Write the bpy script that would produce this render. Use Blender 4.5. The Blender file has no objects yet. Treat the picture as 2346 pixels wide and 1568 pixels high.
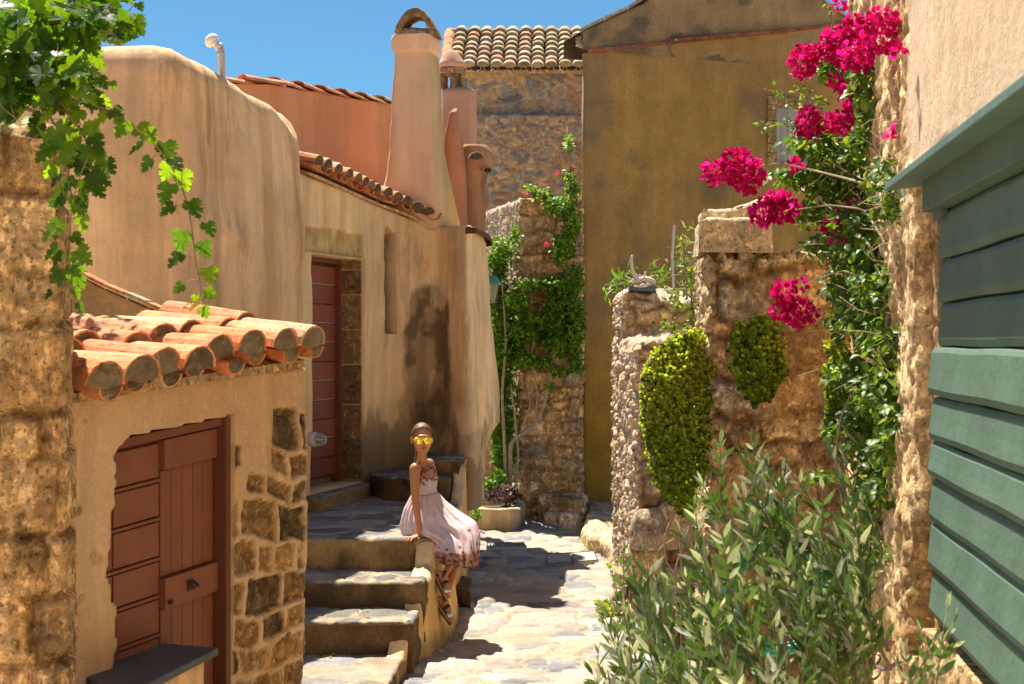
import bpy, bmesh, math, random
import numpy as np
from mathutils import Vector, Matrix
SC = bpy.context.scene
COL = SC.collection
# ------------------------------------------------------------------ camera, world, sun
F, CX, CY, EYE = 3258.0, 1173.0, 784.0, 1.9
cam_d = bpy.data.cameras.new('camera'); cam = bpy.data.objects.new('camera', cam_d); COL.objects.link(cam)
cam.location = (0, 0, EYE); cam.rotation_euler = (math.radians(90), 0, 0)
cam_d.lens = 50.0; cam_d.sensor_width = 36.0; cam_d.clip_end = 3000; cam_d.clip_start = 0.05
cam_d.dof.use_dof = True; cam_d.dof.focus_distance = 9.5; cam_d.dof.aperture_fstop = 8.0
SC.camera = cam
SUN_EL, SUN_A = math.atan2(1.0, math.hypot(.225, .41)), math.atan2(-.41, .225)     # light travels towards +X and towards the viewer
Ldir = Vector((math.cos(SUN_EL)*math.cos(SUN_A), math.cos(SUN_EL)*math.sin(SUN_A), -math.sin(SUN_EL)))
w = bpy.data.worlds.new('World'); SC.world = w; w.use_nodes = True
nt = w.node_tree; nt.nodes.clear()
sky = nt.nodes.new('ShaderNodeTexSky'); sky.sky_type = 'NISHITA'; sky.sun_disc = False
sky.sun_elevation = SUN_EL; sky.sun_rotation = math.atan2(-Ldir.x, -Ldir.y)
sky.air_density = 1.0; sky.dust_density = 0.3; sky.ozone_density = 2.0
bg = nt.nodes.new('ShaderNodeBackground'); bg.inputs['Strength'].default_value = 0.055
wo = nt.nodes.new('ShaderNodeOutputWorld')
tn = nt.nodes.new('ShaderNodeMix'); tn.data_type = 'RGBA'; tn.blend_type = 'MULTIPLY'; tn.inputs[0].default_value = 1.0; tn.inputs[7].default_value = (.44, .77, .93, 1)
nt.links.new(sky.outputs[0], tn.inputs[6]); nt.links.new(tn.outputs[2], bg.inputs['Color']); nt.links.new(bg.outputs[0], wo.inputs['Surface'])
sun_d = bpy.data.lights.new('sun', 'SUN'); sun_d.energy = 5.0; sun_d.angle = math.radians(0.5); sun_d.color = (1.0, 0.92, 0.80)
sun = bpy.data.objects.new('sun', sun_d); COL.objects.link(sun)
sun.rotation_euler = Ldir.to_track_quat('-Z', 'Y').to_euler(); sun.location = (-5, -2, 12)
SC.view_settings.view_transform = 'Standard'; SC.view_settings.look = 'None'
SC.view_settings.exposure = 1.2; SC.view_settings.gamma = 1.0
SC.render.engine = 'CYCLES'
SC.cycles.max_bounces = 8; SC.cycles.diffuse_bounces = 5; SC.cycles.transparent_max_bounces = 6

# ------------------------------------------------------------------ measuring helpers
def P(u, v, Y): return np.array([(u-CX)*Y/F, Y, EYE+(CY-v)*Y/F])
def XU(u, Y): return (u-CX)*Y/F
def ZV(v, Y): return EYE+(CY-v)*Y/F

# ------------------------------------------------------------------ noise
def _h(ix, iy, iz, seed):
    h = (ix.astype(np.uint32)*np.uint32(374761393) ^ iy.astype(np.uint32)*np.uint32(668265263) ^
         iz.astype(np.uint32)*np.uint32(2147483647) ^ np.uint32((seed*1274126177+977) & 0xffffffff))
    h = (h ^ (h >> np.uint32(13)))*np.uint32(1274126177); h = (h ^ (h >> np.uint32(15)))*np.uint32(2246822519)
    h = h ^ (h >> np.uint32(16))
    return (h & np.uint32(0xffffff)).astype(np.float64)/16777216.0
def vnoise(p, seed=0):
    p = np.asarray(p, float); i = np.floor(p).astype(np.int64); f = p-i; f = f*f*(3-2*f)
    x, y, z = i[..., 0], i[..., 1], i[..., 2]; r = 0
    for dx in (0, 1):
        for dy in (0, 1):
            for dz in (0, 1):
                wgt = (f[..., 0] if dx else 1-f[..., 0])*(f[..., 1] if dy else 1-f[..., 1])*(f[..., 2] if dz else 1-f[..., 2])
                r = r+wgt*_h(x+dx, y+dy, z+dz, seed)
    return r
def fbm(p, sc=1.0, octv=4, seed=0, gain=0.5):
    p = np.asarray(p, float)*sc; a, t, s = 1.0, 0.0, 0.0
    for k in range(octv):
        t = t+a*vnoise(p, seed+k*17); s += a; a *= gain; p = p*2.03+11.3
    return t/s
def sstep(a, b, x):
    t = np.clip((x-a)/(b-a), 0, 1); return t*t*(3-2*t)
def mixc(a, b, t): return a*(1-t[..., None])+b*t[..., None]
def C(*a): return np.array(a, float)
def voro(x, y, seed=0, jit=0.85):
    ix, iy = np.floor(x).astype(np.int64), np.floor(y).astype(np.int64)
    f1 = np.full(x.shape, 9.0); f2 = np.full(x.shape, 9.0); idv = np.zeros(x.shape)
    for dx in (-1, 0, 1):
        for dy in (-1, 0, 1):
            cx, cy = ix+dx, iy+dy; z = np.zeros_like(cx)
            px = cx+0.5+(_h(cx, cy, z, seed)-.5)*jit; py = cy+0.5+(_h(cx, cy, z+1, seed)-.5)*jit
            d = np.hypot(x-px, y-py); idn = _h(cx, cy, z+2, seed)
            nearer = d < f1
            f2 = np.where(nearer, f1, np.minimum(f2, d)); idv = np.where(nearer, idn, idv); f1 = np.where(nearer, d, f1)
    return f1, f2, idv
def courses(s, t, rh, bw, seed=0, wob=0.02):
    """irregular courses of blocks: distance to the joint and an id per block"""
    p = np.stack([s, t, s*0+seed], -1)
    t2 = t+(fbm(p, 1.6, 2, seed)-.5)*wob*3+(fbm(p, 9, 2, seed+4)-.5)*wob; s2 = s+(fbm(p, 7, 2, seed+9)-.5)*wob
    rg = random.Random(seed); e = [t.min()-1.0]
    while e[-1] < t.max()+1.0: e.append(e[-1]+rg.uniform(rh*.62, rh*1.4))
    e = np.array(e); r = np.clip(np.searchsorted(e, t2)-1, 0, len(e)-2)
    dr = np.minimum(t2-e[r], e[r+1]-t2); d = np.full(s.shape, 9.0); idv = np.zeros(s.shape)
    for k in np.unique(r):
        m = r == k; q = [s.min()-1.0-rg.uniform(0, bw)]
        while q[-1] < s.max()+1.0: q.append(q[-1]+rg.uniform(bw*.5, bw*1.6))
        q = np.array(q); c = np.clip(np.searchsorted(q, s2[m])-1, 0, len(q)-2)
        dc = np.minimum(s2[m]-q[c], q[c+1]-s2[m]); d[m] = np.minimum(dr[m], dc)
        idv[m] = _h(c, np.full_like(c, k), np.zeros_like(c), seed)
    return d, idv
def pick(pal, idv):
    pal = np.array(pal); k = (idv*997.0 % 1.0*len(pal)).astype(int) % len(pal)
    return pal[k]*(0.82+0.36*((idv*7919.0) % 1.0))[..., None]

# ------------------------------------------------------------------ mesh + object helpers
def new_mesh(name, V, Fc, cols=None, smooth=True, uv=None):
    me = bpy.data.meshes.new(name)
    V = np.asarray(V, float)
    if isinstance(Fc, np.ndarray):
        n, k = Fc.shape; me.vertices.add(len(V)); me.vertices.foreach_set('co', V.ravel())
        me.loops.add(n*k); me.loops.foreach_set('vertex_index', Fc.ravel().astype(np.int32))
        me.polygons.add(n); me.polygons.foreach_set('loop_start', np.arange(0, n*k, k, dtype=np.int32))
        me.polygons.foreach_set('loop_total', np.full(n, k, dtype=np.int32)); me.update(calc_edges=True)
    else:
        me.from_pydata(V.tolist(), [], [tuple(int(i) for i in f) for f in Fc])
    me.polygons.foreach_set('use_smooth', np.full(len(me.polygons), smooth))
    if cols is not None:
        a = me.color_attributes.new('Col', 'FLOAT_COLOR', 'POINT')
        c4 = np.ones((len(V), 4)); cols = np.asarray(cols); c4[:, :cols.shape[1]] = np.clip(cols, 0, 1); a.data.foreach_set('color', c4.ravel())
    me.validate(); me.update()
    return me
def tag(o, label=None, cat=None, group=None, kind=None):
    if label: o['label'] = label
    if cat: o['category'] = cat
    if group: o['group'] = group
    if kind: o['kind'] = kind
    return o
def thing(name, label, cat, loc=(0, 0, 0), group=None):
    o = bpy.data.objects.new(name, None); COL.objects.link(o); o.location = [float(c) for c in loc]
    o.empty_display_size = 0.1
    return tag(o, label, cat, group)
def world_loc(o):
    v = Vector((0, 0, 0))
    while o is not None: v += o.location; o = o.parent
    return v
def put(name, me, mat, parent=None, base=None):
    """link a mesh given in world coordinates; its origin goes to base (or the parent's base)"""
    if me.name != name: me.name = name
    o = bpy.data.objects.new(name, me); COL.objects.link(o)
    for m in (mat if isinstance(mat, (list, tuple)) else [mat]): me.materials.append(m)
    off = world_loc(parent) if parent is not None else Vector((0, 0, 0))
    b = Vector([float(c) for c in base]) if base is not None else off
    me.transform(Matrix.Translation(-b)); o.location = b-off
    if parent is not None: o.parent = parent
    return o
class MB:
    """collects simple shapes into one mesh"""
    def __init__(s): s.v = []; s.f = []; s.c = []; s.col = (0.8, 0.8, 0.8)
    def add(s, V, Fc, col=None):
        n = len(s.v); s.v += [tuple(float(c) for c in p) for p in V]; s.f += [tuple(int(i)+n for i in f) for f in Fc]
        s.c += [tuple(col if col is not None else s.col)]*len(V); return s
    def hexa(s, b, t, col=None):
        """b, t: four bottom and four top corners, same order"""
        return s.add(list(b)+list(t), [(3, 2, 1, 0), (4, 5, 6, 7), (0, 1, 5, 4), (1, 2, 6, 5), (2, 3, 7, 6), (3, 0, 4, 7)], col)
    def box(s, c, ax, ay, az, col=None):
        """centre and three half-axis vectors"""
        c, ax, ay, az = map(np.asarray, (c, ax, ay, az))
        q = [c-ax-ay, c+ax-ay, c+ax+ay, c-ax+ay]
        return s.hexa([p-az for p in q], [p+az for p in q], col)
    def tube(s, pts, r, n=8, col=None, caps=True):
        pts = [Vector(p) for p in pts]; m = len(pts); rr = r if hasattr(r, '__len__') else [r]*m
        V = []; Fc = []; prev = None
        for i, p in enumerate(pts):
            d = (pts[min(i+1, m-1)]-pts[max(i-1, 0)])
            if d.length < 1e-9: d = Vector((0, 0, 1))
            d.normalize()
            a = (prev-d*prev.dot(d)) if prev is not None else d.cross(Vector((0.13, 0.21, 0.97)))
            if a.length < 1e-4: a = d.cross(Vector((1, 0, 0)))
            a.normalize(); prev = a; b = d.cross(a)
            for k in range(n):
                t = 2*math.pi*k/n; V.append(p+(a*math.cos(t)+b*math.sin(t))*rr[i])
        for i in range(m-1):
            for k in range(n): Fc.append((i*n+k, i*n+(k+1) % n, (i+1)*n+(k+1) % n, (i+1)*n+k))
        if caps: Fc.append(tuple(range(n))[::-1]); Fc.append(tuple((m-1)*n+k for k in range(n)))
        return s.add(V, Fc, col)
    def lathe(s, prof, c, n=20, col=None, ax=Vector((0, 0, 1))):
        c = Vector(c); ax = Vector(ax).normalized(); a = ax.orthogonal().normalized(); b = ax.cross(a); V = []; Fc = []
        for r, h in prof:
            for k in range(n):
                t = 2*math.pi*k/n; V.append(c+ax*h+(a*math.cos(t)+b*math.sin(t))*r)
        for i in range(len(prof)-1):
            for k in range(n): Fc.append((i*n+k, i*n+(k+1) % n, (i+1)*n+(k+1) % n, (i+1)*n+k))
        Fc.append(tuple(range(n))[::-1]); Fc.append(tuple((len(prof)-1)*n+k for k in range(n)))
        return s.add(V, Fc, col)
    def loft(s, rings, col=None, caps=True):
        n = len(rings[0]); V = [p for r in rings for p in r]; Fc = []
        for i in range(len(rings)-1):
            for k in range(n): Fc.append((i*n+k, i*n+(k+1) % n, (i+1)*n+(k+1) % n, (i+1)*n+k))
        if caps: Fc.append(tuple(range(n))[::-1]); Fc.append(tuple((len(rings)-1)*n+k for k in range(n)))
        return s.add(V, Fc, col)
    def build(s, name, mat, parent=None, base=None, smooth=False, bevel=0, sub=0):
        me = new_mesh(name, s.v, s.f, np.array(s.c), smooth)
        o = put(name, me, mat, parent, base)
        if bevel:
            m = o.modifiers.new('bevel', 'BEVEL'); m.width = bevel; m.segments = 2; m.limit_method = 'ANGLE'; m.angle_limit = 0.6
        if sub:
            m = o.modifiers.new('sub', 'SUBSURF'); m.levels = sub; m.render_levels = sub
        return o

# ------------------------------------------------------------------ materials
MATS = {}
def _nodes(name):
    m = bpy.data.materials.new(name); m.use_nodes = True; t = m.node_tree; t.nodes.clear()
    out = t.nodes.new('ShaderNodeOutputMaterial'); b = t.nodes.new('ShaderNodeBsdfPrincipled')
    t.links.new(b.outputs[0], out.inputs['Surface']); MATS[name] = m
    return m, t, b
def _pos(t, scale=(1, 1, 1)):
    g = t.nodes.new('ShaderNodeNewGeometry'); mp = t.nodes.new('ShaderNodeMapping'); mp.inputs['Scale'].default_value = scale
    t.links.new(g.outputs['Position'], mp.inputs['Vector']); return mp.outputs[0]
def _noise(t, sc, det=6, rough=0.6, vec=None, dist=0.0):
    n = t.nodes.new('ShaderNodeTexNoise'); n.inputs['Scale'].default_value = sc; n.inputs['Detail'].default_value = det
    n.inputs['Roughness'].default_value = rough; n.inputs['Distortion'].default_value = dist
    t.links.new(vec if vec is not None else _pos(t), n.inputs['Vector']); return n.outputs['Fac']
def _ramp(t, fac, stops):
    r = t.nodes.new('ShaderNodeValToRGB'); t.links.new(fac, r.inputs[0]); e = r.color_ramp.elements
    while len(e) < len(stops): e.new(0.5)
    for q, (p, c) in zip(e, stops):
        q.position = p; q.color = (c, c, c, 1) if not hasattr(c, '__len__') else (*c, 1)
    return r.outputs[0]
def _mul(t, a, b, fac=1.0, mode='MULTIPLY'):
    m = t.nodes.new('ShaderNodeMix'); m.data_type = 'RGBA'; m.blend_type = mode; m.inputs[0].default_value = fac
    t.links.new(a, m.inputs[6]); 
    if hasattr(b, 'links') or hasattr(b, 'node'): t.links.new(b, m.inputs[7])
    else: m.inputs[7].default_value = (*b, 1)
    return m.outputs[2]
def surf_mat(name, n1=(6, .75, 1.2), n2=(60, .75, 1.2), streak=None, bump=(0.4, 0.01, 90), bump2=None, rough=0.9, base=None, cracks=None, spots=None, spec=0.25, tint=None, patch=None):
    """vertex 'Col' (what the thing is painted with) varied by noise, with fine bump"""
    m, t, b = _nodes(name)
    if base is None:
        a = t.nodes.new('ShaderNodeVertexColor'); a.layer_name = 'Col'; c = a.outputs[0]
    else:
        a = t.nodes.new('ShaderNodeRGB'); a.outputs[0].default_value = (*base, 1); c = a.outputs[0]
    if tint: c = _mul(t, c, tint)
    c_plain = c
    if n1: c = _mul(t, c, _ramp(t, _noise(t, n1[0], 5), [(.3, n1[1]), (.7, n1[2])]))
    if n2: c = _mul(t, c, _ramp(t, _noise(t, n2[0], 5, .7), [(.3, n2[1]), (.7, n2[2])]))
    if streak:      # rain streaks: stretched along Z
        f = _noise(t, 1.0, 6, .65, _pos(t, (streak[0], streak[0], streak[0]*streak[3])), .3)
        c = _mul(t, c, _ramp(t, f, [(.36, streak[1]), (.62, streak[2])]))
    if spots:
        f = _noise(t, spots[0], 3, .5); c2 = _ramp(t, f, [(spots[1], 0.0), (spots[1]+.04, 1.0)])
        mx = t.nodes.new('ShaderNodeMix'); mx.data_type = 'RGBA'; t.links.new(c2, mx.inputs[0]); t.links.new(c, mx.inputs[6])
        mx.inputs[7].default_value = (*spots[2], 1); c = mx.outputs[2]
    for sc_, lo, colr, amt, zs in (patch or ()):
        f = _noise(t, 1.0, 8, .68, _pos(t, (sc_, sc_, sc_*zs)), .12); mx = t.nodes.new('ShaderNodeMix'); mx.data_type = 'RGBA'
        t.links.new(_ramp(t, f, [(lo, 0.0), (lo+.045, amt)]), mx.inputs[0]); t.links.new(c, mx.inputs[6]); t.links.new(_mul(t, c, colr, 1.0, 'MULTIPLY'), mx.inputs[7]); c = mx.outputs[2]
    if base is None and patch:
        mx = t.nodes.new('ShaderNodeMix'); mx.data_type = 'RGBA'; t.links.new(a.outputs['Alpha'], mx.inputs[0]); t.links.new(c_plain, mx.inputs[6]); t.links.new(c, mx.inputs[7]); c = mx.outputs[2]
    t.links.new(c, b.inputs['Base Color']); b.inputs['Roughness'].default_value = rough
    b.inputs['Specular IOR Level'].default_value = spec
    if bump:
        bn = t.nodes.new('ShaderNodeBump'); bn.inputs['Strength'].default_value = bump[0]; bn.inputs['Distance'].default_value = bump[1]
        h = _noise(t, bump[2], 6, .7); last = None
        if bump2:
            b2 = t.nodes.new('ShaderNodeBump'); b2.inputs['Strength'].default_value = bump2[0]; b2.inputs['Distance'].default_value = bump2[1]
            t.links.new(_noise(t, bump2[2], 5, .6), b2.inputs['Height']); t.links.new(b2.outputs[0], bn.inputs['Normal'])
        t.links.new(h, bn.inputs['Height']); t.links.new(bn.outputs[0], b.inputs['Normal'])
    return m
def leaf_mat(name, trans=0.45, rough=0.45, tint=(1.3, 1.25, .5), spec=.4, gloss=True):
    m, t, b = _nodes(name)
    a = t.nodes.new('ShaderNodeVertexColor'); a.layer_name = 'Col'
    c = _mul(t, a.outputs[0], _ramp(t, _noise(t, 45, 3), [(.3, .8), (.7, 1.2)]))
    t.links.new(c, b.inputs['Base Color']); b.inputs['Roughness'].default_value = rough; b.inputs['Specular IOR Level'].default_value = spec
    tr = t.nodes.new('ShaderNodeBsdfTranslucent'); t.links.new(_mul(t, c, tint), tr.inputs['Color'])
    mx = t.nodes.new('ShaderNodeMixShader'); mx.inputs[0].default_value = trans
    t.links.new(b.outputs[0], mx.inputs[1]); t.links.new(tr.outputs[0], mx.inputs[2])
    t.links.new(mx.outputs[0], t.nodes['Material Output'].inputs['Surface'])
    return m
def plain(name, col, rough=0.6, metal=0.0, spec=.5, **k):
    m, t, b = _nodes(name); b.inputs['Base Color'].default_value = (*col, 1); b.inputs['Roughness'].default_value = rough
    b.inputs['Metallic'].default_value = metal; b.inputs['Specular IOR Level'].default_value = spec
    for q, v in k.items(): b.inputs[q.replace('_', ' ')].default_value = v
    return m
M_STONE = surf_mat('stone', (8, .74, 1.22), (34, .6, 1.35), bump=(.9, .018, 48), bump2=(.35, .015, 16), tint=(1.12, .99, .78), patch=((24, .53, (1.8, 1.8, 1.8), .9, .7), (52, .56, (.34, .32, .31), .85, .8), (7, .58, (.55, .50, .46), .6, 1)))
M_RUBBLE = surf_mat('rubble', (9, .78, 1.2), (60, .6, 1.35), bump=(.8, .014, 70), tint=(1.15, 1.05, .9), patch=((30, .54, (1.4, 1.38, 1.35), .7, 1), (40, .60, (.5, .48, .46), .7, 1)))
M_PLAST = surf_mat('plaster', (2.2, .86, 1.12), (120, .84, 1.12), streak=(9, .85, 1.08, .06), bump=(.6, .006, 110), bump2=(.45, .025, 8), tint=(1.40, 1.30, 1.10), patch=((6.5, .56, (.70, .64, .56), .6, .16), (11, .57, (1.22, 1.22, 1.2), .55, .12), (150, .60, (.7, .66, .6), .5, 1)))
M_PINK = surf_mat('pink_plaster', (2.5, .9, 1.08), (120, .88, 1.1), streak=(5, .92, 1.04, .12), bump=(.5, .005, 120), bump2=(.3, .02, 8), tint=(1.25, 1.12, .92))
M_OCHRE = surf_mat('ochre_plaster', (3.2, .84, 1.14), (45, .76, 1.22), streak=(2.2, .82, 1.08, .3), bump=(.7, .008, 70), bump2=(.4, .02, 6))
M_TILE = surf_mat('clay_tile', (11, .62, 1.25), (50, .68, 1.25), bump=(.7, .008, 70), spots=(22, .64, (.34, .28, .19)), patch=((9, .58, (.5, .46, .44), .7, 1),))
M_PATH = surf_mat('paving', (3, .85, 1.12), (55, .74, 1.18), bump=(.6, .008, 70), bump2=(.5, .02, 16), rough=.85)
M_STEP = surf_mat('step_stone', (5, .75, 1.15), (45, .7, 1.25), bump=(.7, .012, 60), bump2=(.5, .02, 13), tint=(1.06, .96, .80))
M_BROWN = surf_mat('brown_paint', (7, .88, 1.08), (90, .92, 1.06), bump=(.15, .002, 150), rough=.55, spec=.3)
M_GREEN = surf_mat('green_paint', (4, .82, 1.12), (60, .86, 1.1), bump=(.5, .004, 60), bump2=(.4, .01, 12), rough=.6, spec=.3, patch=((3.0, .60, (.78, .80, .78), .6, 3), (30, .64, (1.5, 1.4, 1.35), .6, 3)))
M_SLATE = surf_mat('slate', (6, .8, 1.2), (40, .8, 1.2), bump=(.4, .006, 50), rough=.6, base=(.09, .10, .11))
M_BARK = surf_mat('bark', (20, .7, 1.25), (90, .8, 1.2), bump=(.6, .006, 60))
M_PAL_WOOD = surf_mat('driftwood', (20, .8, 1.15), (90, .85, 1.1), bump=(.6, .006, 60), base=(.62, .55, .46))
M_SOIL = surf_mat('soil', (9, .7, 1.2), (60, .7, 1.2), base=(.10, .07, .045))
M_LEAF = leaf_mat('leaf', .45, tint=(1.8, 1.6, .5)); M_VINE = leaf_mat('vine_leaf', .6, tint=(2.4, 1.9, .3))
M_OLIVE = leaf_mat('olive_leaf', .30, .5, tint=(1.1, 1.1, .6)); M_BRACT = leaf_mat('bract', .5, .6, tint=(1.25, .8, 1.1), spec=.2)
M_DARK = plain('dark_iron', (.02, .02, .02), .5); M_GREY = surf_mat('grey_metal', (9, .85, 1.1), (70, .9, 1.1), bump=None, rough=.45, base=(.45, .46, .47), spec=.5)

# ------------------------------------------------------------------ grids: walls with relief
def chaikin(p, k=2, closed=False):
    p = np.asarray(p, float)
    for _ in range(k):
        if closed:
            q = np.roll(p, -1, 0); p = np.stack([p*.75+q*.25, p*.25+q*.75], 1).reshape(-1, p.shape[1])
        else:
            a, b = p[:-1], p[1:]; m = np.stack([a*.75+b*.25, a*.25+b*.75], 1).reshape(-1, p.shape[1])
            p = np.vstack([p[:1], m, p[-1:]])
    return p
class Plan:
    def __init__(s, pts, k=2):
        s.p = chaikin(pts, k) if k else np.asarray(pts, float)
        d = np.hypot(*np.diff(s.p, axis=0).T); s.c = np.r_[0, np.cumsum(d)]; s.L = s.c[-1]
    def at(s, q):
        q = np.asarray(q, float); return np.stack([np.interp(q, s.c, s.p[:, 0]), np.interp(q, s.c, s.p[:, 1])], -1)
    def nrm(s, q, e=.03):
        q = np.asarray(q, float); t = s.at(np.minimum(q+e, s.L))-s.at(np.maximum(q-e, 0)); t /= np.maximum(np.hypot(t[..., 0], t[..., 1]), 1e-9)[..., None]
        return np.stack([t[..., 1], -t[..., 0]], -1)
    def s_of_u(s, u, lo=0, hi=None):
        q = np.linspace(lo, hi if hi is not None else s.L, 4000); p = s.at(q); uu = CX+F*p[:, 0]/p[:, 1]
        return q[np.argmin(abs(uu-u))]
    def Y(s, q): return float(s.at(np.array([q]))[0, 1])
def edges_in(a, lo, hi, ex):
    a = [x for x in a if all(abs(x-e) > 2e-3 for e in ex)]
    for e in ex:
        if lo < e < hi: a += [e-.0012, e+.0012]
    return np.array(sorted(a))
def grid_faces(nr, nc, keep=None, wrap=False):
    i = np.arange(nr-1)[:, None]; j = np.arange(nc if wrap else nc-1)[None, :]; j2 = (j+1) % nc
    f = np.stack([i*nc+j, i*nc+j2, (i+1)*nc+j2, (i+1)*nc+j], -1).reshape(-1, 4)
    return f if keep is None else f[keep.reshape(-1)]
def wall(name, plan, ztop, zbot, fn, mat, parent=None, thick=.4, r=.04, res=.02, ex_s=(), ex_z=(), k=2, base=None, resz=None, topres=None):
    """a thick wall along a plan: outer face, rounded top edge, top, back face; fn(s,t,pos,nrm)->(height,colour)"""
    pl = plan if isinstance(plan, Plan) else Plan(plan, k); resz = resz or res
    s = edges_in(np.linspace(0, pl.L, max(4, int(pl.L/res))), 0, pl.L, ex_s)
    zt = np.array([ztop(q) for q in s]) if callable(ztop) else np.full(len(s), float(ztop))
    zc = zt.min()-r
    zz = edges_in(np.linspace(zbot, zc, max(3, int((zc-zbot)/resz))), zbot, zc, ex_z)
    Z = [np.full(len(s), z) for z in zz]; IN = [np.zeros(len(s)) for z in zz]; T = list(Z); UP = [np.zeros(len(s))]*len(zz)
    nex = int(np.ceil((zt.max()-zt.min())/resz))
    for k_ in range(1, nex+1):
        z = zc+(zt-r-zc)*k_/nex; Z.append(z); IN.append(np.zeros(len(s))); T.append(z); UP.append(np.zeros(len(s)))
    na = 5 if r > .02 else 2
    for k_ in range(1, na+1):
        a = math.pi/2*k_/na; Z.append(zt-r+r*math.sin(a)); IN.append(np.full(len(s), r*(1-math.cos(a)))); T.append(zt-r+r*a); UP.append(np.full(len(s), math.sin(a)))
    tr = topres or res*1.5; nt_ = max(2, int((thick-r)/tr))
    for k_ in range(1, nt_+1):
        d = r+(thick-r)*k_/nt_; Z.append(zt.copy()); IN.append(np.full(len(s), d)); T.append(zt+d); UP.append(np.ones(len(s)))
    Z.append(np.full(len(s), zbot)); IN.append(np.full(len(s), thick)); T.append(zt+thick+1); UP.append(np.zeros(len(s)))
    Z, IN, T, UP = map(np.array, (Z, IN, T, UP)); xy = pl.at(s); n = pl.nrm(s)
    n2 = pl.nrm(s, max(.03, thick*.9)); wq = np.clip(IN/max(thick, .01)*2, 0, 1)[..., None]; nin = n[None]*(1-wq)+n2[None]*wq
    pos = np.concatenate([xy[None]-nin*IN[..., None], Z[..., None]], -1)
    N = np.concatenate([n[None]*(1-UP)[..., None], UP[..., None]], -1); N /= np.linalg.norm(N, axis=-1, keepdims=True)
    S = np.broadcast_to(s[None], Z.shape)
    h, c = fn(S, T, pos, N); h = np.array(h, float); h[-1] = 0
    pos = pos+N*h[..., None]
    me = new_mesh(name, pos.reshape(-1, 3), grid_faces(*Z.shape), c.reshape(-1, c.shape[-1]))
    b = base if base is not None else ((xy[:, 0].mean(), xy[:, 1].mean(), zbot) if parent is None else None)
    return put(name, me, mat, parent, b), pl
def block(name, poly, z0, z1, fn, mat, parent=None, r=.03, res=.03, k=0, base=None, ztopfn=None, rings=10):
    """solid stone-like mass on a plan polygon (counter-clockwise seen from above is not required)"""
    p = np.asarray(poly, float); cen = p.mean(0)
    ar = 0.5*np.sum(p[:, 0]*np.roll(p[:, 1], -1)-np.roll(p[:, 0], -1)*p[:, 1])
    if ar < 0: p = p[::-1]
    if k: p = chaikin(p, k, True)
    q = np.vstack([p, p[:1]]); d = np.r_[0, np.cumsum(np.hypot(*np.diff(q, axis=0).T))]; L = d[-1]
    s = np.linspace(0, L, max(8, int(L/res)), endpoint=False)
    s = np.unique(np.r_[s, d[:-1]]); xy = np.stack([np.interp(s, d, q[:, 0]), np.interp(s, d, q[:, 1])], -1)
    e = .02; f = lambda a: np.stack([np.interp(a % L, d, q[:, 0]), np.interp(a % L, d, q[:, 1])], -1)
    t = f(s+e)-f(s-e); t /= np.maximum(np.hypot(*t.T), 1e-9)[:, None]; n = np.stack([t[:, 1], -t[:, 0]], -1)
    pos = []; N = []; up = np.array([0, 0, 1.0]); n3 = np.c_[n, np.zeros(len(n))]
    nz = max(2, int((z1-z0-r)/res))
    for z in np.linspace(z0, z1-r, nz): pos.append(np.c_[xy, np.full(len(s), z)]); N.append(n3)
    for a in (30, 60, 90):
        a = math.radians(a); pos.append(np.c_[xy-n*r*(1-math.cos(a)), np.full(len(s), z1-r+r*math.sin(a))])
        m = n3*math.cos(a)+up*math.sin(a); N.append(m)
    last = xy-n*r
    for f_ in np.linspace(1, 0, rings+1)[1:]:
        pos.append(np.c_[cen+(last-cen)*max(f_, .002), np.full(len(s), z1)]); N.append(np.tile(up, (len(s), 1)))
    pos = np.array(pos); N = np.array(N)
    if ztopfn is not None:
        w_ = np.clip((pos[..., 2]-z0)/(z1-z0), 0, 1); pos[..., 2] += w_*ztopfn(pos[..., 0], pos[..., 1])
    S = np.broadcast_to(s[None], pos.shape[:2])
    h, c = fn(S, pos[..., 2], pos, N); pos = pos+N*np.asarray(h)[..., None]
    me = new_mesh(name, pos.reshape(-1, 3), grid_faces(pos.shape[0], pos.shape[1], wrap=True), c.reshape(-1, 3))
    return put(name, me, mat, parent, base if base is not None else ((*cen, z0) if parent is None else None))

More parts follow.
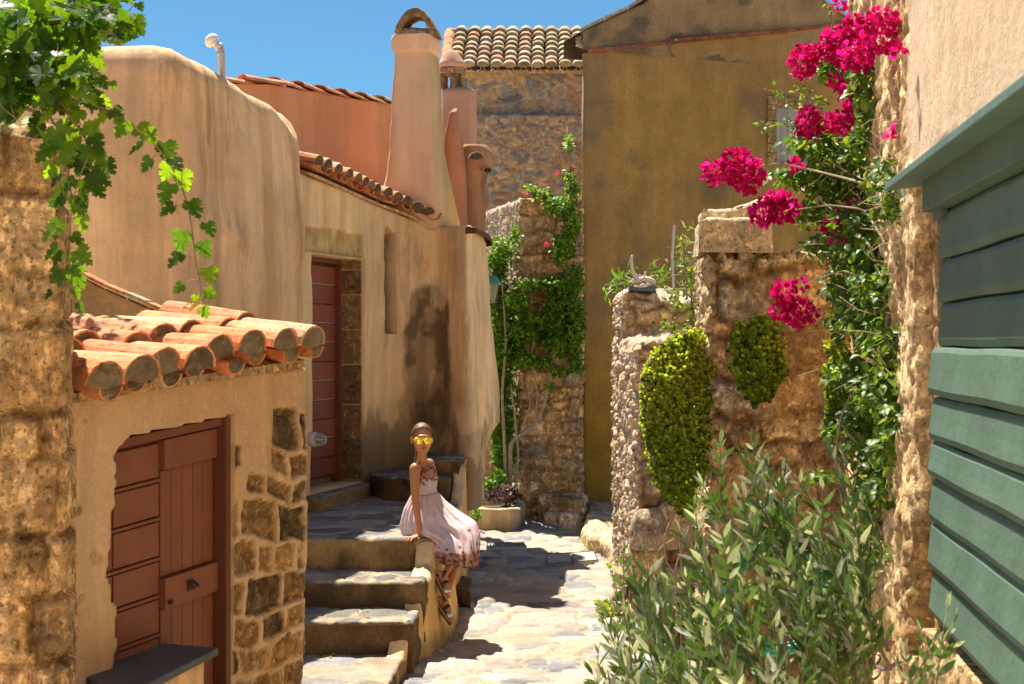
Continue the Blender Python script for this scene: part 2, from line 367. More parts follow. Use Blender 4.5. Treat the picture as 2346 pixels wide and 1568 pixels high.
# ------------------------------------------------------------------ relief recipes
OCH = [C(.46, .33, .19), C(.52, .38, .23), C(.40, .27, .14), C(.34, .24, .14), C(.50, .40, .28)]
RUB = [C(.50, .40, .28), C(.42, .36, .30), C(.56, .46, .34), C(.30, .27, .25), C(.48, .30, .19), C(.52, .43, .33), C(.38, .31, .24)]
GRY = [C(.24, .25, .27), C(.34, .32, .30), C(.42, .34, .25), C(.30, .29, .30), C(.46, .37, .27), C(.38, .24, .17), C(.20, .22, .25)]
def rubble_fn(cell=(.11, .08), depth=.035, pal=RUB, mortar=C(.42, .33, .22), seed=1, joint=.16, tint=None, dark=0.0):
    def fn(s, t, p, n):
        q = np.stack([s, t, s*0], -1)
        x = s/cell[0]+(fbm(q, 6, 2, seed)-.5)*1.3; y = t/cell[1]+(fbm(q, 6, 2, seed+5)-.5)*1.3
        f1, f2, i1 = voro(x, y, seed); e = f2-f1
        g1, g2, i2 = voro(x*2.1, y*2.1, seed+3); big = sstep(.4, .6, vnoise(q*3.1, seed+8))
        e = np.where(big > .5, e, (g2-g1)*.8); idv = np.where(big > .5, i1, i2)
        st = sstep(joint*.3, joint*1.1, e)
        h = depth*(st*(.45+.55*((idv*31) % 1))-.35)+(fbm(p, 22, 3, seed+2)-.5)*depth*1.1
        c = mixc(mortar*(.8+.4*fbm(p, 12, 3, seed))[..., None], pick(pal, idv)*(.8+.4*fbm(p, 30, 3, seed+6))[..., None], sstep(.05, joint, e))
        st2 = sstep(.52, .7, fbm(p, 1.7, 4, seed+20))*dark
        c = c*(1-st2[..., None]*.6)
        if tint is not None: c = c*tint
        return h, c
    return fn
def course_fn(rh=.14, bw=.26, depth=.03, pal=OCH, mortar=C(.36, .26, .15), seed=1, joint=.012, lichen=0.0, dark=0.0, wob=.02):
    def fn(s, t, p, n):
        d, idv = courses(s, t, rh, bw, seed, wob); crk = 1-sstep(.0, .035, np.abs(fbm(p, 6.5, 4, seed+31, .6)-.5))*1.0
        st = sstep(joint*.2, joint*1.3, d)
        h = depth*(st*(.45+.55*((idv*31) % 1))-.3)+(fbm(p, 11, 4, seed+2, .62)-.5)*depth*.45+(np.abs(fbm(p, 28, 3, seed+3)-.5))*-depth*.8
        c = mixc(np.broadcast_to(mortar, h.shape+(3,)), pick(pal, idv), sstep(0, joint*1.5, d))
        c = c*(.62+.76*fbm(p, 16, 5, seed+7, .65))[..., None]
        ml = sstep(.53, .58, fbm(p, 13, 5, seed+17, .65)); c = mixc(c, c*1.55+.03, ml*.75); c = c*(1-.45*crk*sstep(.5, .6, fbm(p, 2.3, 2, seed+33)))[..., None]; h = h-crk*depth*.25
        if lichen:
            l = sstep(.5, .62, fbm(p, 10, 4, seed+11))*lichen; c = mixc(c, np.broadcast_to(C(.55, .43, .26), c.shape), l)
        if dark:
            l = sstep(.5, .66, fbm(p, 5, 4, seed+13))*dark; c = c*(1-.72*l[..., None])
        return h, c
    return fn
def plaster_fn(c1=C(.60, .43, .26), c2=C(.60, .42, .28), dark=C(.24, .17, .08), seed=1, amp=.05, stain=.6, foot=None, extra=None):
    def fn(s, t, p, n):
        h = (fbm(p, .9, 3, seed)-.5)*amp*2.4+(fbm(p, 5, 3, seed+1)-.5)*amp*.45+(fbm(p, 26, 2, seed+2)-.5)*.006
        c = mixc(np.broadcast_to(c1, h.shape+(3,)), np.broadcast_to(c2, h.shape+(3,)), sstep(.35, .65, fbm(p, 1.1, 3, seed+3)))
        q = p*np.array([7, 7, .55]); a = fbm(q, 1, 4, seed+4); k = sstep(.52, .70, a)*stain*sstep(.35, .6, fbm(p, .9, 2, seed+5))
        c = mixc(c, np.broadcast_to(dark*1.5, c.shape), k*.7)
        lt = sstep(.58, .72, fbm(q*1.4, 1, 3, seed+14)); c = mixc(c, c*1.18, lt*.5)
        if foot is not None:
            z0, hh = foot; g = fbm(p*np.array([4, 4, 2]), 1, 4, seed+6)
            k = sstep(.0, .35, (1-(p[..., 2]-z0)/hh)*.75+g*.7-.55); c = mixc(c, np.broadcast_to(dark, c.shape), np.clip(k, 0, 1)*.85)
        if extra is not None: h, c = extra(s, t, p, n, h, c)
        return h, c
    return fn
# ================================================================== SETTING: ground and paving
def big_ground():
    xs = np.r_[-400, -100, -30, -8, -3, 3, 8, 30, 100, 400.]; ys = np.r_[-200, -50, -10, 0, 10, 20, 40, 100, 400, 900.]
    X, Y = np.meshgrid(xs, ys); V = np.stack([X, Y, X*0-.06], -1).reshape(-1, 3)
    me = new_mesh('ground', V, grid_faces(10, 10), np.tile(C(.48, .38, .27), (100, 1)))
    tag(put('ground', me, M_PATH), kind='structure')
big_ground()
PAV = [C(.62, .54, .43), C(.68, .60, .49), C(.50, .45, .38), C(.58, .50, .38), C(.36, .36, .37), C(.26, .29, .34), C(.66, .58, .48), C(.44, .41, .38), C(.31, .32, .35)]
def path_fn(x, y):
    p = np.stack([x, y, x*0], -1)
    wx = x/.22+(fbm(p, 3, 3, 41)-.5)*1.6; wy = y/.20+(fbm(p, 3, 3, 42)-.5)*1.6
    f1, f2, idv = voro(wx, wy, 43); e = f2-f1; st = sstep(.03, .22, e)
    h = .034*(st*(.5+.5*((idv*31) % 1))-.5)+(fbm(p, 12, 3, 44)-.5)*.02+(fbm(p, .8, 3, 45)-.5)*.05
    c = mixc(np.broadcast_to(C(.66, .55, .41), x.shape+(3,)), pick(PAV, idv), sstep(.03, .12, e))
    earth = sstep(.5, .64, fbm(p, 1.6, 4, 46)); c = mixc(c, np.broadcast_to(C(.62, .50, .37), c.shape), earth*.4); h = h*(1-.35*earth)
    c = c*C(.70, .68, .64)*(.86+.28*fbm(p, 18, 3, 47))[..., None]
    return h, c
def paving():
    xs = np.arange(-1.9, 3.2, .02); ys = np.arange(5.0, 19.5, .022); X, Y = np.meshgrid(xs, ys); h, c = path_fn(X, Y)
    V = np.stack([X, Y, h], -1).reshape(-1, 3)
    me = new_mesh('path', V, grid_faces(len(ys), len(xs)), c.reshape(-1, 3)); tag(put('path', me, M_PATH), kind='structure')
paving()

# ================================================================== roof tiles
TILES = [C(.62, .25, .12), C(.68, .32, .17), C(.58, .24, .11), C(.66, .38, .22), C(.60, .42, .27), C(.52, .40, .26), C(.70, .30, .15)]
def tile(mb, o, a, b, n, L, r0, r1, cover=True, th=.012, col=(.6, .3, .15), plug=None, flat=.8, na=9, jit=0.0, rg=None):
    o, a, b, n = (np.asarray(q, float) for q in (o, a, b, n)); sg = 1 if cover else -1
    V = []; nl = 4
    for k in range(nl):
        f = k/(nl-1); r = r0*(1-f)+r1*f
        for rr in (r, r-th):
            for i in range(na):
                t = math.pi*i/(na-1); w_ = (rg.uniform(-.003, .003) if rg else 0)
                V.append(o+b*L*f+a*(rr+w_)*math.cos(t)+n*sg*(rr+w_)*flat*math.sin(t))
    Fc = []; q = 2*na
    for k in range(nl-1):
        for i in range(na-1):
            A = k*q+i; B = (k+1)*q+i; Fc.append((A, A+1, B+1, B)); Fc.append((A+na, B+na, B+na+1, A+na+1))
        for i in (0, na-1):
            A = k*q+i; B = (k+1)*q+i; Fc.append((A, B, B+na, A+na))
    for i in range(na-1):
        Fc.append((i, i+na, i+na+1, i+1)); A = (nl-1)*q+i; Fc.append((A, A+1, A+na+1, A+na))
    mb.add(V, Fc, col)
    if plug is not None:      # lumpy mortar closing the end
        V = [o+n*sg*r0*.35-b*.006]; m = na
        for i in range(m):
            t = math.pi*i/(m-1); r = (r0-th*.6); V.append(o+b*(.001+(rg.uniform(0, .008) if rg else 0))+a*r*math.cos(t)+n*sg*r*flat*math.sin(t))
        V.append(o+b*.01-n*sg*.02)
        mb.add(V, [(0, i, i+1) for i in range(1, m)]+[(0, m, m+1), (0, m+1, 1)], plug)
def tile_roof(name, frames, rows, L, r, parent, seed=3, step=.82, plug=C(.40, .31, .20), palette=TILES, rise=.018, jit=.03, smooth=True, pan=.9, sag=0.0):
    """frames: one (origin at the eave, across, upslope, normal) per column of cover tiles"""
    rg = random.Random(seed); mb = MB()
    for ci, (o, a, b, n) in enumerate(frames):
        o, a, b, n = (np.asarray(q, float) for q in (o, a, b, n))
        nx = frames[ci+1][0] if ci+1 < len(frames) else o+(o-np.asarray(frames[ci-1][0])); gap = np.linalg.norm(np.asarray(nx)-o)
        for k in range(rows):
            base = o+b*(k*L*step)+n*(.004*k)
            for cov in (False, True):
                c = palette[rg.randrange(len(palette))]*rg.uniform(.85, 1.15)
                oo = base+a*(rg.uniform(-jit, jit)*.35)+b*(rg.uniform(-jit, jit)+(0 if cov else r*.42))+(a*gap*.5 if not cov else 0)+n*((.055 if cov else .034)*r/.1+(rise if k == 0 else rise*.6))
                tl = b-n*(rise*1.2/L+rg.uniform(-sag, sag))+a*rg.uniform(-jit, jit)*.9; tl /= np.linalg.norm(tl)
                tile(mb, oo, a, tl, n, L*rg.uniform(.97, 1.03), r*(1.06 if cov else pan)*rg.uniform(.93, 1.07), r*(.86 if cov else pan*.87), cov, r*.10, c,
                     plug*rg.uniform(.6, 1.1) if cov or r > .1 else None, rg=rg)
    return mb.build(name, M_TILE, parent, smooth=False)

# ================================================================== left ashlar pillar (near)
def f_pillar(s, t, p, n):
    h, c = course_fn(.215, .30, .030, [C(.46, .33, .18), C(.50, .37, .20), C(.42, .30, .17), C(.36, .26, .15), C(.50, .40, .28)], C(.20, .13, .06), 77, .020, lichen=.7, dark=.45, wob=.035)(s, t, p, n)
    g = sstep(.56, .66, fbm(p*np.array([1, 1, .6]), 9, 4, 14)); c = mixc(c, np.broadcast_to(C(.62, .50, .33), c.shape), sstep(.53, .6, fbm(p*np.array([1, 1, .5]), 13, 5, 15, .65))*.8)
    return h-(p[..., 2]-1.0)*.018, c
o, _ = wall('stone_wall', [(-3.2, 4.45), (-1.56, 4.74), (-1.50, 4.80), (-1.53, 4.95), (-1.70, 5.5)], lambda q: 2.66, -.08, f_pillar, M_STONE, thick=.45, r=.08, res=.013, topres=.05)
tag(o, 'old ashlar wall of big weathered ochre blocks beneath the grape vine at the left edge', 'stone wall')

# ================================================================== porch house with the double door
DP = np.array([.4, 1.0])/math.hypot(.4, 1)          # along the porch front
NP_ = np.array([DP[1], -DP[0]])                     # outward
def PWY(u): return 3.73/(-(u-CX)/F+.4)
def PW(u): y = PWY(u); return np.array([XU(u, y), y])
porch = thing('porch_house', 'low ochre porch house with orange barrel tiles and brown double door by the steps', 'house', (*PW(420), 0))
pp = Plan([PW(118), PW(150), PW(420), PW(640), PW(688), PW(700), PW(699)+np.array([-.03, .10]), (-1.25, 7.6)], 1)
s_l, s_r = pp.s_of_u(262), pp.s_of_u(532)
ZD = 1.55
def f_porch(s, t, p, n):
    u = CX+F*p[..., 0]/np.maximum(p[..., 1], .1); z = p[..., 2]
    hp, cp = plaster_fn(C(.66, .50, .33), C(.70, .57, .43), C(.34, .23, .11), 21, .03, .7)(s, t, p, n)
    hs, cs = course_fn(.17, .20, .03, [C(.36, .24, .12), C(.20, .14, .08), C(.42, .29, .15), C(.13, .10, .06), C(.46, .34, .2), C(.30, .20, .10)], C(.60, .45, .29), 23, .024, dark=.35, wob=.06)(s, t, p, n)
    m = fbm(p, 3.4, 4, 24)
    right = (s > s_r+.012)*sstep(.01, -.01, s-(pp.s_of_u(688)-.09-.07*np.sin(z*9)-.04*np.sin(z*23)))*sstep(ZD+.06, ZD+.03, z)
    k = right*sstep(.36, .42, m)
    left = sstep(.34, .0, np.abs(s-s_l+.03)*1.5+.0)*sstep(.50, .54, fbm(p, 4.5, 4, 26)+.03)*(s < s_l+.01)*(z < 1.62)
    far = sstep(.585, .62, fbm(p, 5.5, 4, 27))*(s < s_l-.12)*.8
    dj, idj = courses(s, z, .185, .21, 23, .06); ex = ((idj*53) % 1 > .16)
    k = right*ex*sstep(.010, .020, dj+(fbm(p, 16, 3, 29)-.5)*.03)
    dk = C(.10, .075, .045); lt = C(.40, .28, .14); md = C(.26, .18, .09)
    pal_ = np.array([lt, md, dk, md, lt, C(.34, .22, .11), dk*1.4]); blk = pal_[((idj*911) % 1*7).astype(int) % 7]*(.6+.8*fbm(p, 15, 5, 30, .65))[..., None]
    cs = np.where((right > .5)[..., None], blk, cs)
    k = np.clip(np.maximum(np.maximum(k, left), far), 0, 1)
    h = hp*(1-k)+(hs-.012)*k; c = mixc(cp, cs, k)
    wob = (fbm(p*np.array([1, 1, 2.2]), 3.0, 3, 28)-.5)*.16
    inside = (s > s_l+wob*(s < (s_l+s_r)/2)) & (s < s_r) & (z < ZD-.032+.06*(s-s_l)/(s_r-s_l)-.06*np.clip((s_l+.1-s)/.1, 0, 1))
    inside &= (s > s_l-.12) 
    h = np.where(inside, -.10, h+.03*sstep(s_l-.1, s_l-.02, s)*0)
    c = np.where(inside[..., None], C(.50, .36, .2), c)
    return h, np.concatenate([c, np.clip(k*1.0+.12, 0, 1)[..., None]], -1)
wall('wall', pp, lambda q: 1.78+.0*q, -.08, f_porch, M_STONE, porch, thick=.3, r=.03, res=.0125, ex_s=(s_r,), ex_z=(ZD,), topres=.06)
# tiles: two rows running down towards the lane
frs = []
eu = [146, 228, 308, 384, 458, 530, 598, 655]
pitch = math.radians(12)
for i, u in enumerate(eu):
    y = PWY(u+5); o = np.array([XU(u, y), y, ZV([932, 918, 905, 892, 873, 858, 845, 834][i], y)])
    a = np.array([DP[0], DP[1], 0.0]); b = np.array([-NP_[0]*math.cos(pitch), -NP_[1]*math.cos(pitch), math.sin(pitch)]); n = np.cross(a, b); n = n if n[2] > 0 else -n
    o[:2] += NP_*.13; o[2] += .0
    frs.append((o, a, b, n))
PT = [C(.78, .29, .12), C(.80, .33, .15), C(.70, .26, .11), C(.78, .38, .19), C(.66, .44, .26), C(.80, .31, .12), C(.74, .30, .14)]
tile_roof('tiles', frs, 2, .46, .108, porch, 8, .80, palette=PT, rise=.035, jit=.065, plug=C(.26, .20, .12), pan=.66, sag=.045)
# roof bed under and behind the tiles
def bed(mb, o0, o1, b, back, th, fwd=0.0):
    o0, o1, b = map(np.asarray, (o0, o1, b)); q = [o0-b*fwd, o1-b*fwd, o1+b*back, o0+b*back]
    mb.hexa([p-np.array([0, 0, th]) for p in q], q, C(.46, .36, .24))
mb = MB(); a3 = np.array([DP[0], DP[1], 0]); bed(mb, frs[0][0]-a3*.45, frs[-1][0]+a3*.10, frs[0][2], .95, .035, -.09); mb.build('roof_bed', M_STONE, porch)
# small broken row of mortar stones where the roof meets the tower
def f_rock(pal=OCH, amp=.05, sc=4, seed=1, moss=0.0):
    def fn(s, t, p, n):
        h = (fbm(p, sc, 4, seed)-.5)*amp*2+(fbm(p, sc*5, 3, seed+1)-.5)*amp*.35
        c = np.broadcast_to(pal[seed % len(pal)], h.shape+(3,))*(.65+.7*fbm(p, sc*2.5, 4, seed+2))[..., None]
        if moss: c = mixc(c, np.broadcast_to(C(.12, .09, .05), c.shape), sstep(.48, .62, fbm(p, sc*1.3, 4, seed+3))*moss)
        return h, c
    return fn
q0 = frs[3][0]+frs[3][2]*.86; q1 = frs[-1][0]+frs[-1][2]*.80
def slab_poly(p0, p1, w_): d = (p1-p0)[:2]; d = d/np.hypot(*d); nn = np.array([d[1], -d[0]])*w_; return [p0[:2]-nn, p1[:2]-nn, p1[:2]+nn, p0[:2]+nn]
block('flashing', slab_poly(q0, q1, .10), 1.7, 1.97, f_rock([C(.38, .36, .33)], .03, 8, 0), M_STONE, porch, r=.05, res=.03)
# double door
door = None
def on_porch(s, z, d=0.0):
    xy = pp.at(np.array([s]))[0]; n = NP_; z = z*(1-.020+.038*(s-s_l)/(s_r-s_l)); return np.array([xy[0]+n[0]*d, xy[1]+n[1]*d, z])
def panel(mb, s0, s1, z0, z1, d0, d1, col=C(.17, .062, .034)):
    """a board on the porch front between depths d0 (back) and d1 (front)"""
    d0 += .07; d1 += .07
    b = [on_porch(s0, z0, d0), on_porch(s1, z0, d0), on_porch(s1, z0, d1), on_porch(s0, z0, d1)]
    t = [on_porch(s0, z1, d0), on_porch(s1, z1, d0), on_porch(s1, z1, d1), on_porch(s0, z1, d1)]
    mb.hexa(b, t, col)
BR = C(.24, .088, .046)
dl = s_l-.10; dm = pp.s_of_u(396); dr = s_r-.012
def zt_(s): return ZD-.01
fr = MB(); panel(fr, dr-.035, dr, -.05, ZD-.005, -.168, -.07, BR*.6); panel(fr, dl, dr-.035, ZD-.04, ZD-.005, -.168, -.09, BR*.75)
dframe = fr.build('door_frame', M_BROWN, porch, bevel=.003)
lf = MB()        # left leaf: wide horizontal boards with mouldings
zs = [1.49, 1.325, 1.165, 1.00, .845, .685, .53, .37, .21, .05]
dv = pp.s_of_u(291)
panel(lf, dl, dm, 0, 1.50, -.168, -.150, BR*.7)
for i in range(len(zs)-1):
    panel(lf, dl, dv-.004, zs[i+1]+.022, zs[i]-.004, -.150, -.138, BR); panel(lf, dv+.004, dm-.004, zs[i+1]+.022, zs[i]-.004, -.150, -.136, BR*1.03)
    panel(lf, dl, dm-.006, zs[i+1]+.004, zs[i+1]+.017, -.150, -.128, BR*.95)
lo = lf.build('door', M_BROWN, porch, bevel=.002)
rt = MB(); panel(rt, dm+.002, dr-.037, 0, 1.50, -.168, -.152, BR*.65)
panel(rt, dm+.004, dr-.040, 1.375, 1.50, -.152, -.112, BR); panel(rt, dm+.004, dr-.040, .80, .925, -.152, -.108, BR*1.02)
panel(rt, dm+.004, dr-.040, .06, .18, -.152, -.112, BR)
nb = 5; wd = (dr-.04-dm-.004)/nb
for i in range(nb):
    for z0, z1 in ((.93, 1.37), (.185, .795)): panel(rt, dm+.006+i*wd, dm+.002+(i+1)*wd, z0, z1, -.152, -.134, BR*(.97+.05*((i*37) % 3)))
ro = rt.build('door', M_BROWN, porch, bevel=.002)
hd = MB(); ps = pp.s_of_u(452); panel(hd, ps-.018, ps+.022, .845, .89, -.108, -.102, C(.06, .03, .02)); 
hd.tube([on_porch(ps-.018, .88, -.03), on_porch(ps-.018, .862, -.005), on_porch(ps+.018, .862, -.005), on_porch(ps+.018, .88, -.03)], .006, 6, C(.05, .03, .02))
hd.build('handle', M_BROWN, ro)
kn = MB(); ks = pp.s_of_u(405); kn.lathe([(.004, -.04), (.011, -.03), (.012, -.022), (.003, -.018)], on_porch(ks, .826, 0), 10, C(.05, .03, .02), Vector((NP_[0], NP_[1], 0)))
kn.build('knob', M_BROWN, ro)
# slate bench slab in front of the door with its plaster foot
sb = []
for u, v in ((268, 1552), (390, 1475), (498, 1471), (497, 1496), (372, 1590), (268, 1600)):
    y = 1.30*F/(v-CY)*1.0; sb.append((XU(u, y), y))
def f_slate(s, t, p, n): return (fbm(p, 6, 3, 5)-.5)*.006, np.broadcast_to(C(.12, .125, .13), s.shape+(3,))*(.8+.4*fbm(p, 9, 3, 6))[..., None]
y1, y2 = 5.33, 5.98
c0 = on_porch(s_l-.05, 0, -.16); c1 = on_porch(pp.s_of_u(398), 0, -.16); c2 = np.array([XU(500, 5.84), 5.84, 0]); c3 = np.array([XU(268, 5.0), 5.0, 0])
bench = thing('stone_bench', 'dark slate slab on a plastered foot in front of the brown double door', 'bench', ((c0[0]+c2[0])/2, (c0[1]+c2[1])/2, 0))
pl4 = [c0[:2], c1[:2]+DP*.05, c2[:2], c3[:2]]
block('slab', pl4, .615, .645, f_slate, M_SLATE, bench, r=.005, res=.03)
cc = np.mean(pl4, 0); pf = [cc+(q-cc)*.86-NP_*.02 for q in map(np.array, pl4)]
block('foot', pf, -.05, .612, lambda s, t, p, n: plaster_fn(seed=33, amp=.02)(s, t, p, n), M_PLAST, bench, r=.02, res=.04)

# ================================================================== the rounded plaster tower
tower = thing('plaster_house', 'tall house of streaked tan plaster with rounded top behind the porch roof', 'house', (-2.3, 10, 0))
tp = Plan([(-4.2, 9.9), (-3.2, 9.15), (-2.6, 8.95), (-2.15, 8.93), (-2.03, 9.02), (-1.90, 9.35), (-1.66, 9.9), (-1.50, 10.24), (-1.52, 10.42), (-1.8, 10.7), (-2.8, 11.1)], 2)
def ztow(q):
    x, y = tp.at(np.array([q]))[0]; pts = [(-4.2, 3.62), (-3.3, 3.76), (-2.6, 3.83), (-2.1, 3.80), (-1.9, 3.76), (-1.75, 3.70), (-1.62, 3.66), (-1.56, 3.60), (-1.50, 3.50)]
    return np.interp(x, [a for a, _ in pts], [b for _, b in pts])
def f_tower(s, t, p, n, h, c):
    right = sstep(-2.08, -1.95, p[..., 0])
    q = p*np.array([6, 6, .35]); st = fbm(q, 1, 4, 52); c = mixc(c, np.broadcast_to(C(.33, .21, .09), c.shape), right*sstep(.47, .66, st)*.5)
    c = mixc(c, np.broadcast_to(C(.66, .52, .34), c.shape), right*sstep(.55, .72, fbm(q*1.3, 1, 3, 54))*.5)
    z = p[..., 2]; c = mixc(c, np.broadcast_to(C(.26, .17, .08), c.shape), right*sstep(2.3, 1.6, z)*sstep(.42, .62, fbm(p*np.array([5, 5, 1.2]), 1, 4, 53))*.7)
    foot = (1-right)*sstep(2.35, 2.05, z+(fbm(p, 3, 2, 4)-.5)*.4); c = mixc(c, np.broadcast_to(C(.33, .27, .22), c.shape), foot*.55)
    c = mixc(c, np.broadcast_to(C(.55, .37, .24), c.shape), (1-right)*sstep(.45, .6, fbm(p, 1.6, 3, 55))*.4)
    bell = .10*np.clip((1.2-z)/1.2, 0, 1)*sstep(-1.9, -1.5, p[..., 0])
    return h+bell-.03*sstep(3.0, 3.7, z), c
wall('wall', tp, ztow, -.05, plaster_fn(C(.60, .42, .25), C(.58, .41, .27), C(.26, .17, .08), 50, .07, .5, extra=f_tower), M_PLAST, tower, thick=2.2, r=.20, res=.025, topres=.12)
# vent pipe on top
vp = thing('vent_pipe', 'grey vent pipe with a white round cowl on top of the tan plaster house', 'vent pipe', P(507, 138, 9.55))
YV = 9.55; mb = MB()
mb.tube([P(509, 185, YV), P(507, 118, YV), P(503, 108, YV)], .024, 14, C(.5, .52, .54)); mb.tube([P(507.5, 128, YV), P(507, 121, YV)], .029, 14, C(.55, .56, .58))
mb.tube([P(504, 112, YV), P(499, 103, YV)], .030, 14, C(.6, .6, .62)); mb.tube([P(502, 108, YV), P(488, 94, YV)], .026, 14, C(.75, .76, .78))
mb.build('pipe', surf_mat('pvc', (8, .9, 1.05), (90, .95, 1.03), bump=None, rough=.4, spec=.5), vp, smooth=True)
ax = Vector(P(484, 92, YV)-P(491, 99, YV)).normalized(); mb = MB()
mb.lathe([(.048, -.012), (.052, 0), (.050, .018), (.040, .034), (.022, .044), (.002, .047)], P(487, 95, YV), 20, C(.82, .82, .80), ax); mb.build('cowl', MATS['pvc'], vp, smooth=True)

# low gable wall behind the porch roof
def f_gab(s, t, p, n):
    h, c = plaster_fn(C(.42, .28, .14), C(.40, .27, .14), C(.2, .13, .07), 61, .03, .5)(s, t, p, n); return h, c
gp = Plan([(-2.9, 7.55), (-2.44, 7.6), (-1.85, 7.75)], 0)
gw = thing('gable_wall', 'thin sloping ochre wall with brick coping, between the porch tiles and tan plaster house', 'wall', (-2.3, 7.6, 0))
zg = lambda q: float(np.interp(gp.at(np.array([q]))[0, 0], [-2.9, -2.44, -2.2, -1.85], [2.46, 2.33, 2.2, 2.045]))
wall('wall', gp, zg, 1.3, f_gab, M_OCHRE, gw, thick=.12, r=.008, res=.03)
mb = MB(); rg = random.Random(4)
for q in np.arange(0.02, gp.L-.02, .115):
    a, b = gp.at(np.array([q, q+.108])); za, zb = zg(q), zg(q+.108); d = np.array([b[0]-a[0], b[1]-a[1], zb-za])/2; m = np.array([(a[0]+b[0])/2, (a[1]+b[1])/2+.06, (za+zb)/2+.010])
    cc_ = [C(.55, .22, .10), C(.45, .36, .25), C(.6, .27, .13), C(.5, .42, .3)][rg.randrange(4)]
    mb.box(m+np.array([0, 0, rg.uniform(-.003, .004)]), d, (0, .085, 0), (0, 0, .009), cc_)
mb.build('coping', M_TILE, gw)

# ================================================================== main house with the narrow door
house = thing('plaster_house', 'long ochre plaster house with narrow red door, slit window and tiled eave', 'house', (-1.0, 11.6, 0))
HP = Plan([(-1.66, 10.0), (-1.56, 10.25), (-1.477, 10.5), (-1.207, 11.4), (-1.12, 11.65), (-.997, 11.88), (-.80, 12.06), (-.68, 12.12), (-.60, 12.09), (-.54, 12.0), (-.46, 11.87), (-.40, 11.80), (-.345, 11.80), (-.30, 11.92), (-.262, 12.2), (-.238, 12.6), (-.24, 13.2), (-.27, 13.7), (-.6, 14.3)], 2)
sj0, sj1 = HP.s_of_u(713), HP.s_of_u(828); sw0, sw1 = HP.s_of_u(881), HP.s_of_u(909); s1000 = HP.s_of_u(1010); s1045 = HP.s_of_u(1070)
def zhouse(q):
    u = [0, HP.s_of_u(706), HP.s_of_u(830), HP.s_of_u(900), HP.s_of_u(1000), HP.s_of_u(1045), HP.L*.90, HP.L]
    return float(np.interp(q, u, [3.14, 3.14, 3.06, 3.01, 2.90, 2.84, 2.76, 2.76]))
def f_house(s, t, p, n, h, c):
    z = p[..., 2]
    ins = (s > sj0) & (s < sj1) & (z < 2.56) & (z > .78)
    # stone lintel and jamb
    lin = (s > sj0-.1) & (s < sj1-.02) & (z > 2.565) & (z < 2.76+.01*np.sin(s*9))
    cs = np.broadcast_to(C(.40, .29, .14), c.shape)*(.5+1.0*fbm(p, 14, 4, 71))[..., None]
    c = np.where(lin[..., None], cs, c); h = np.where(lin, -.012+(fbm(p, 20, 3, 72)-.5)*.02, h)
    w = sw0+(fbm(np.stack([z, z*0, z*0], -1), 6, 2, 73)-.5)*.03
    slit = (s > w) & (s < sw1) & (z > ZV(765, 11.9)) & (z < ZV(530, 11.9)+.03*np.sin(s*40))
    h = np.where(slit, -.20+(fbm(p, 16, 3, 74)-.5)*.05, h); c = np.where(slit[..., None], C(.17, .12, .065)*(.4+1.2*fbm(p, 22, 3, 75))[..., None], c)  # inside of the slit coloured dark, shade painted into the shallow recess
    h = np.where(ins, -.24, h); c = np.where(ins[..., None], C(.20, .14, .08)*(.5+fbm(p, 9, 4, 76))[..., None], c)
    # bulging corner with its corbelled foot
    r = sstep(s1000, s1045, s)
    bul = .10*np.exp(-((z-1.35)/.55)**2)+.03*np.sin(z*4.0); low = np.clip((1.16-z)/.2, 0, 1)
    h = h+r*(bul*.32)-r*low*.17+sstep(s1000-.1, s1045-.1, s)*.085*(2.85-np.clip(z, 1.5, 2.85))-r*.05*sstep(2.0, 2.75, z)*0
    # damp foot of the wall
    dd = sstep(.35, .62, fbm(p*np.array([3, 3, 1.6]), 1, 4, 77)+.30*sstep(1.35, .85, z)-.12*sstep(1.3, 2.0, z)); ft = sstep(1.75, 1.0, z)*sstep(.2, .5, dd)*(s > sj1)
    c = mixc(c, np.broadcast_to(C(.13, .10, .055), c.shape), ft*.8)
    # big damp stain under the valley of the roof
    g = np.exp(-((s-HP.s_of_u(985))/.26)**2)*sstep(2.4, 2.1, z+(fbm(p, 3, 3, 79)-.5)*.5)*sstep(.9, 1.4, z)
    gg = sstep(.30, .62, g*1.0+(fbm(p*np.array([1, 1, .6]), 5, 5, 80, .6)-.5)*.9)
    c = mixc(c, np.broadcast_to(C(.115, .085, .045), c.shape), gg*(.62+.3*sstep(.45, .6, fbm(p, 7, 3, 82))))
    c = mixc(c, np.broadcast_to(C(.50, .40, .29), c.shape), sstep(.53, .58, fbm(p*np.array([1, 1, .5]), 6, 5, 83, .6))*(s > HP.s_of_u(985))*.6)
    yl = sstep(.5, .64, fbm(p*np.array([5, 5, 1]), 1, 4, 81))*r; c = mixc(c, np.broadcast_to(C(.62, .47, .30), c.shape), yl*.6)
    return h, c
ZJ = .78
wall('wall', HP, zhouse, .5, plaster_fn(C(.58, .43, .25), C(.60, .44, .28), C(.30, .2, .10), 70, .05, .6, extra=f_house), M_PLAST, house, thick=.5, r=.05, res=.016, resz=.018,
     ex_s=(sj0, sj1, sw0, sw1), ex_z=(.78, 2.56, 2.565, ZV(765, 11.9)), topres=.08)
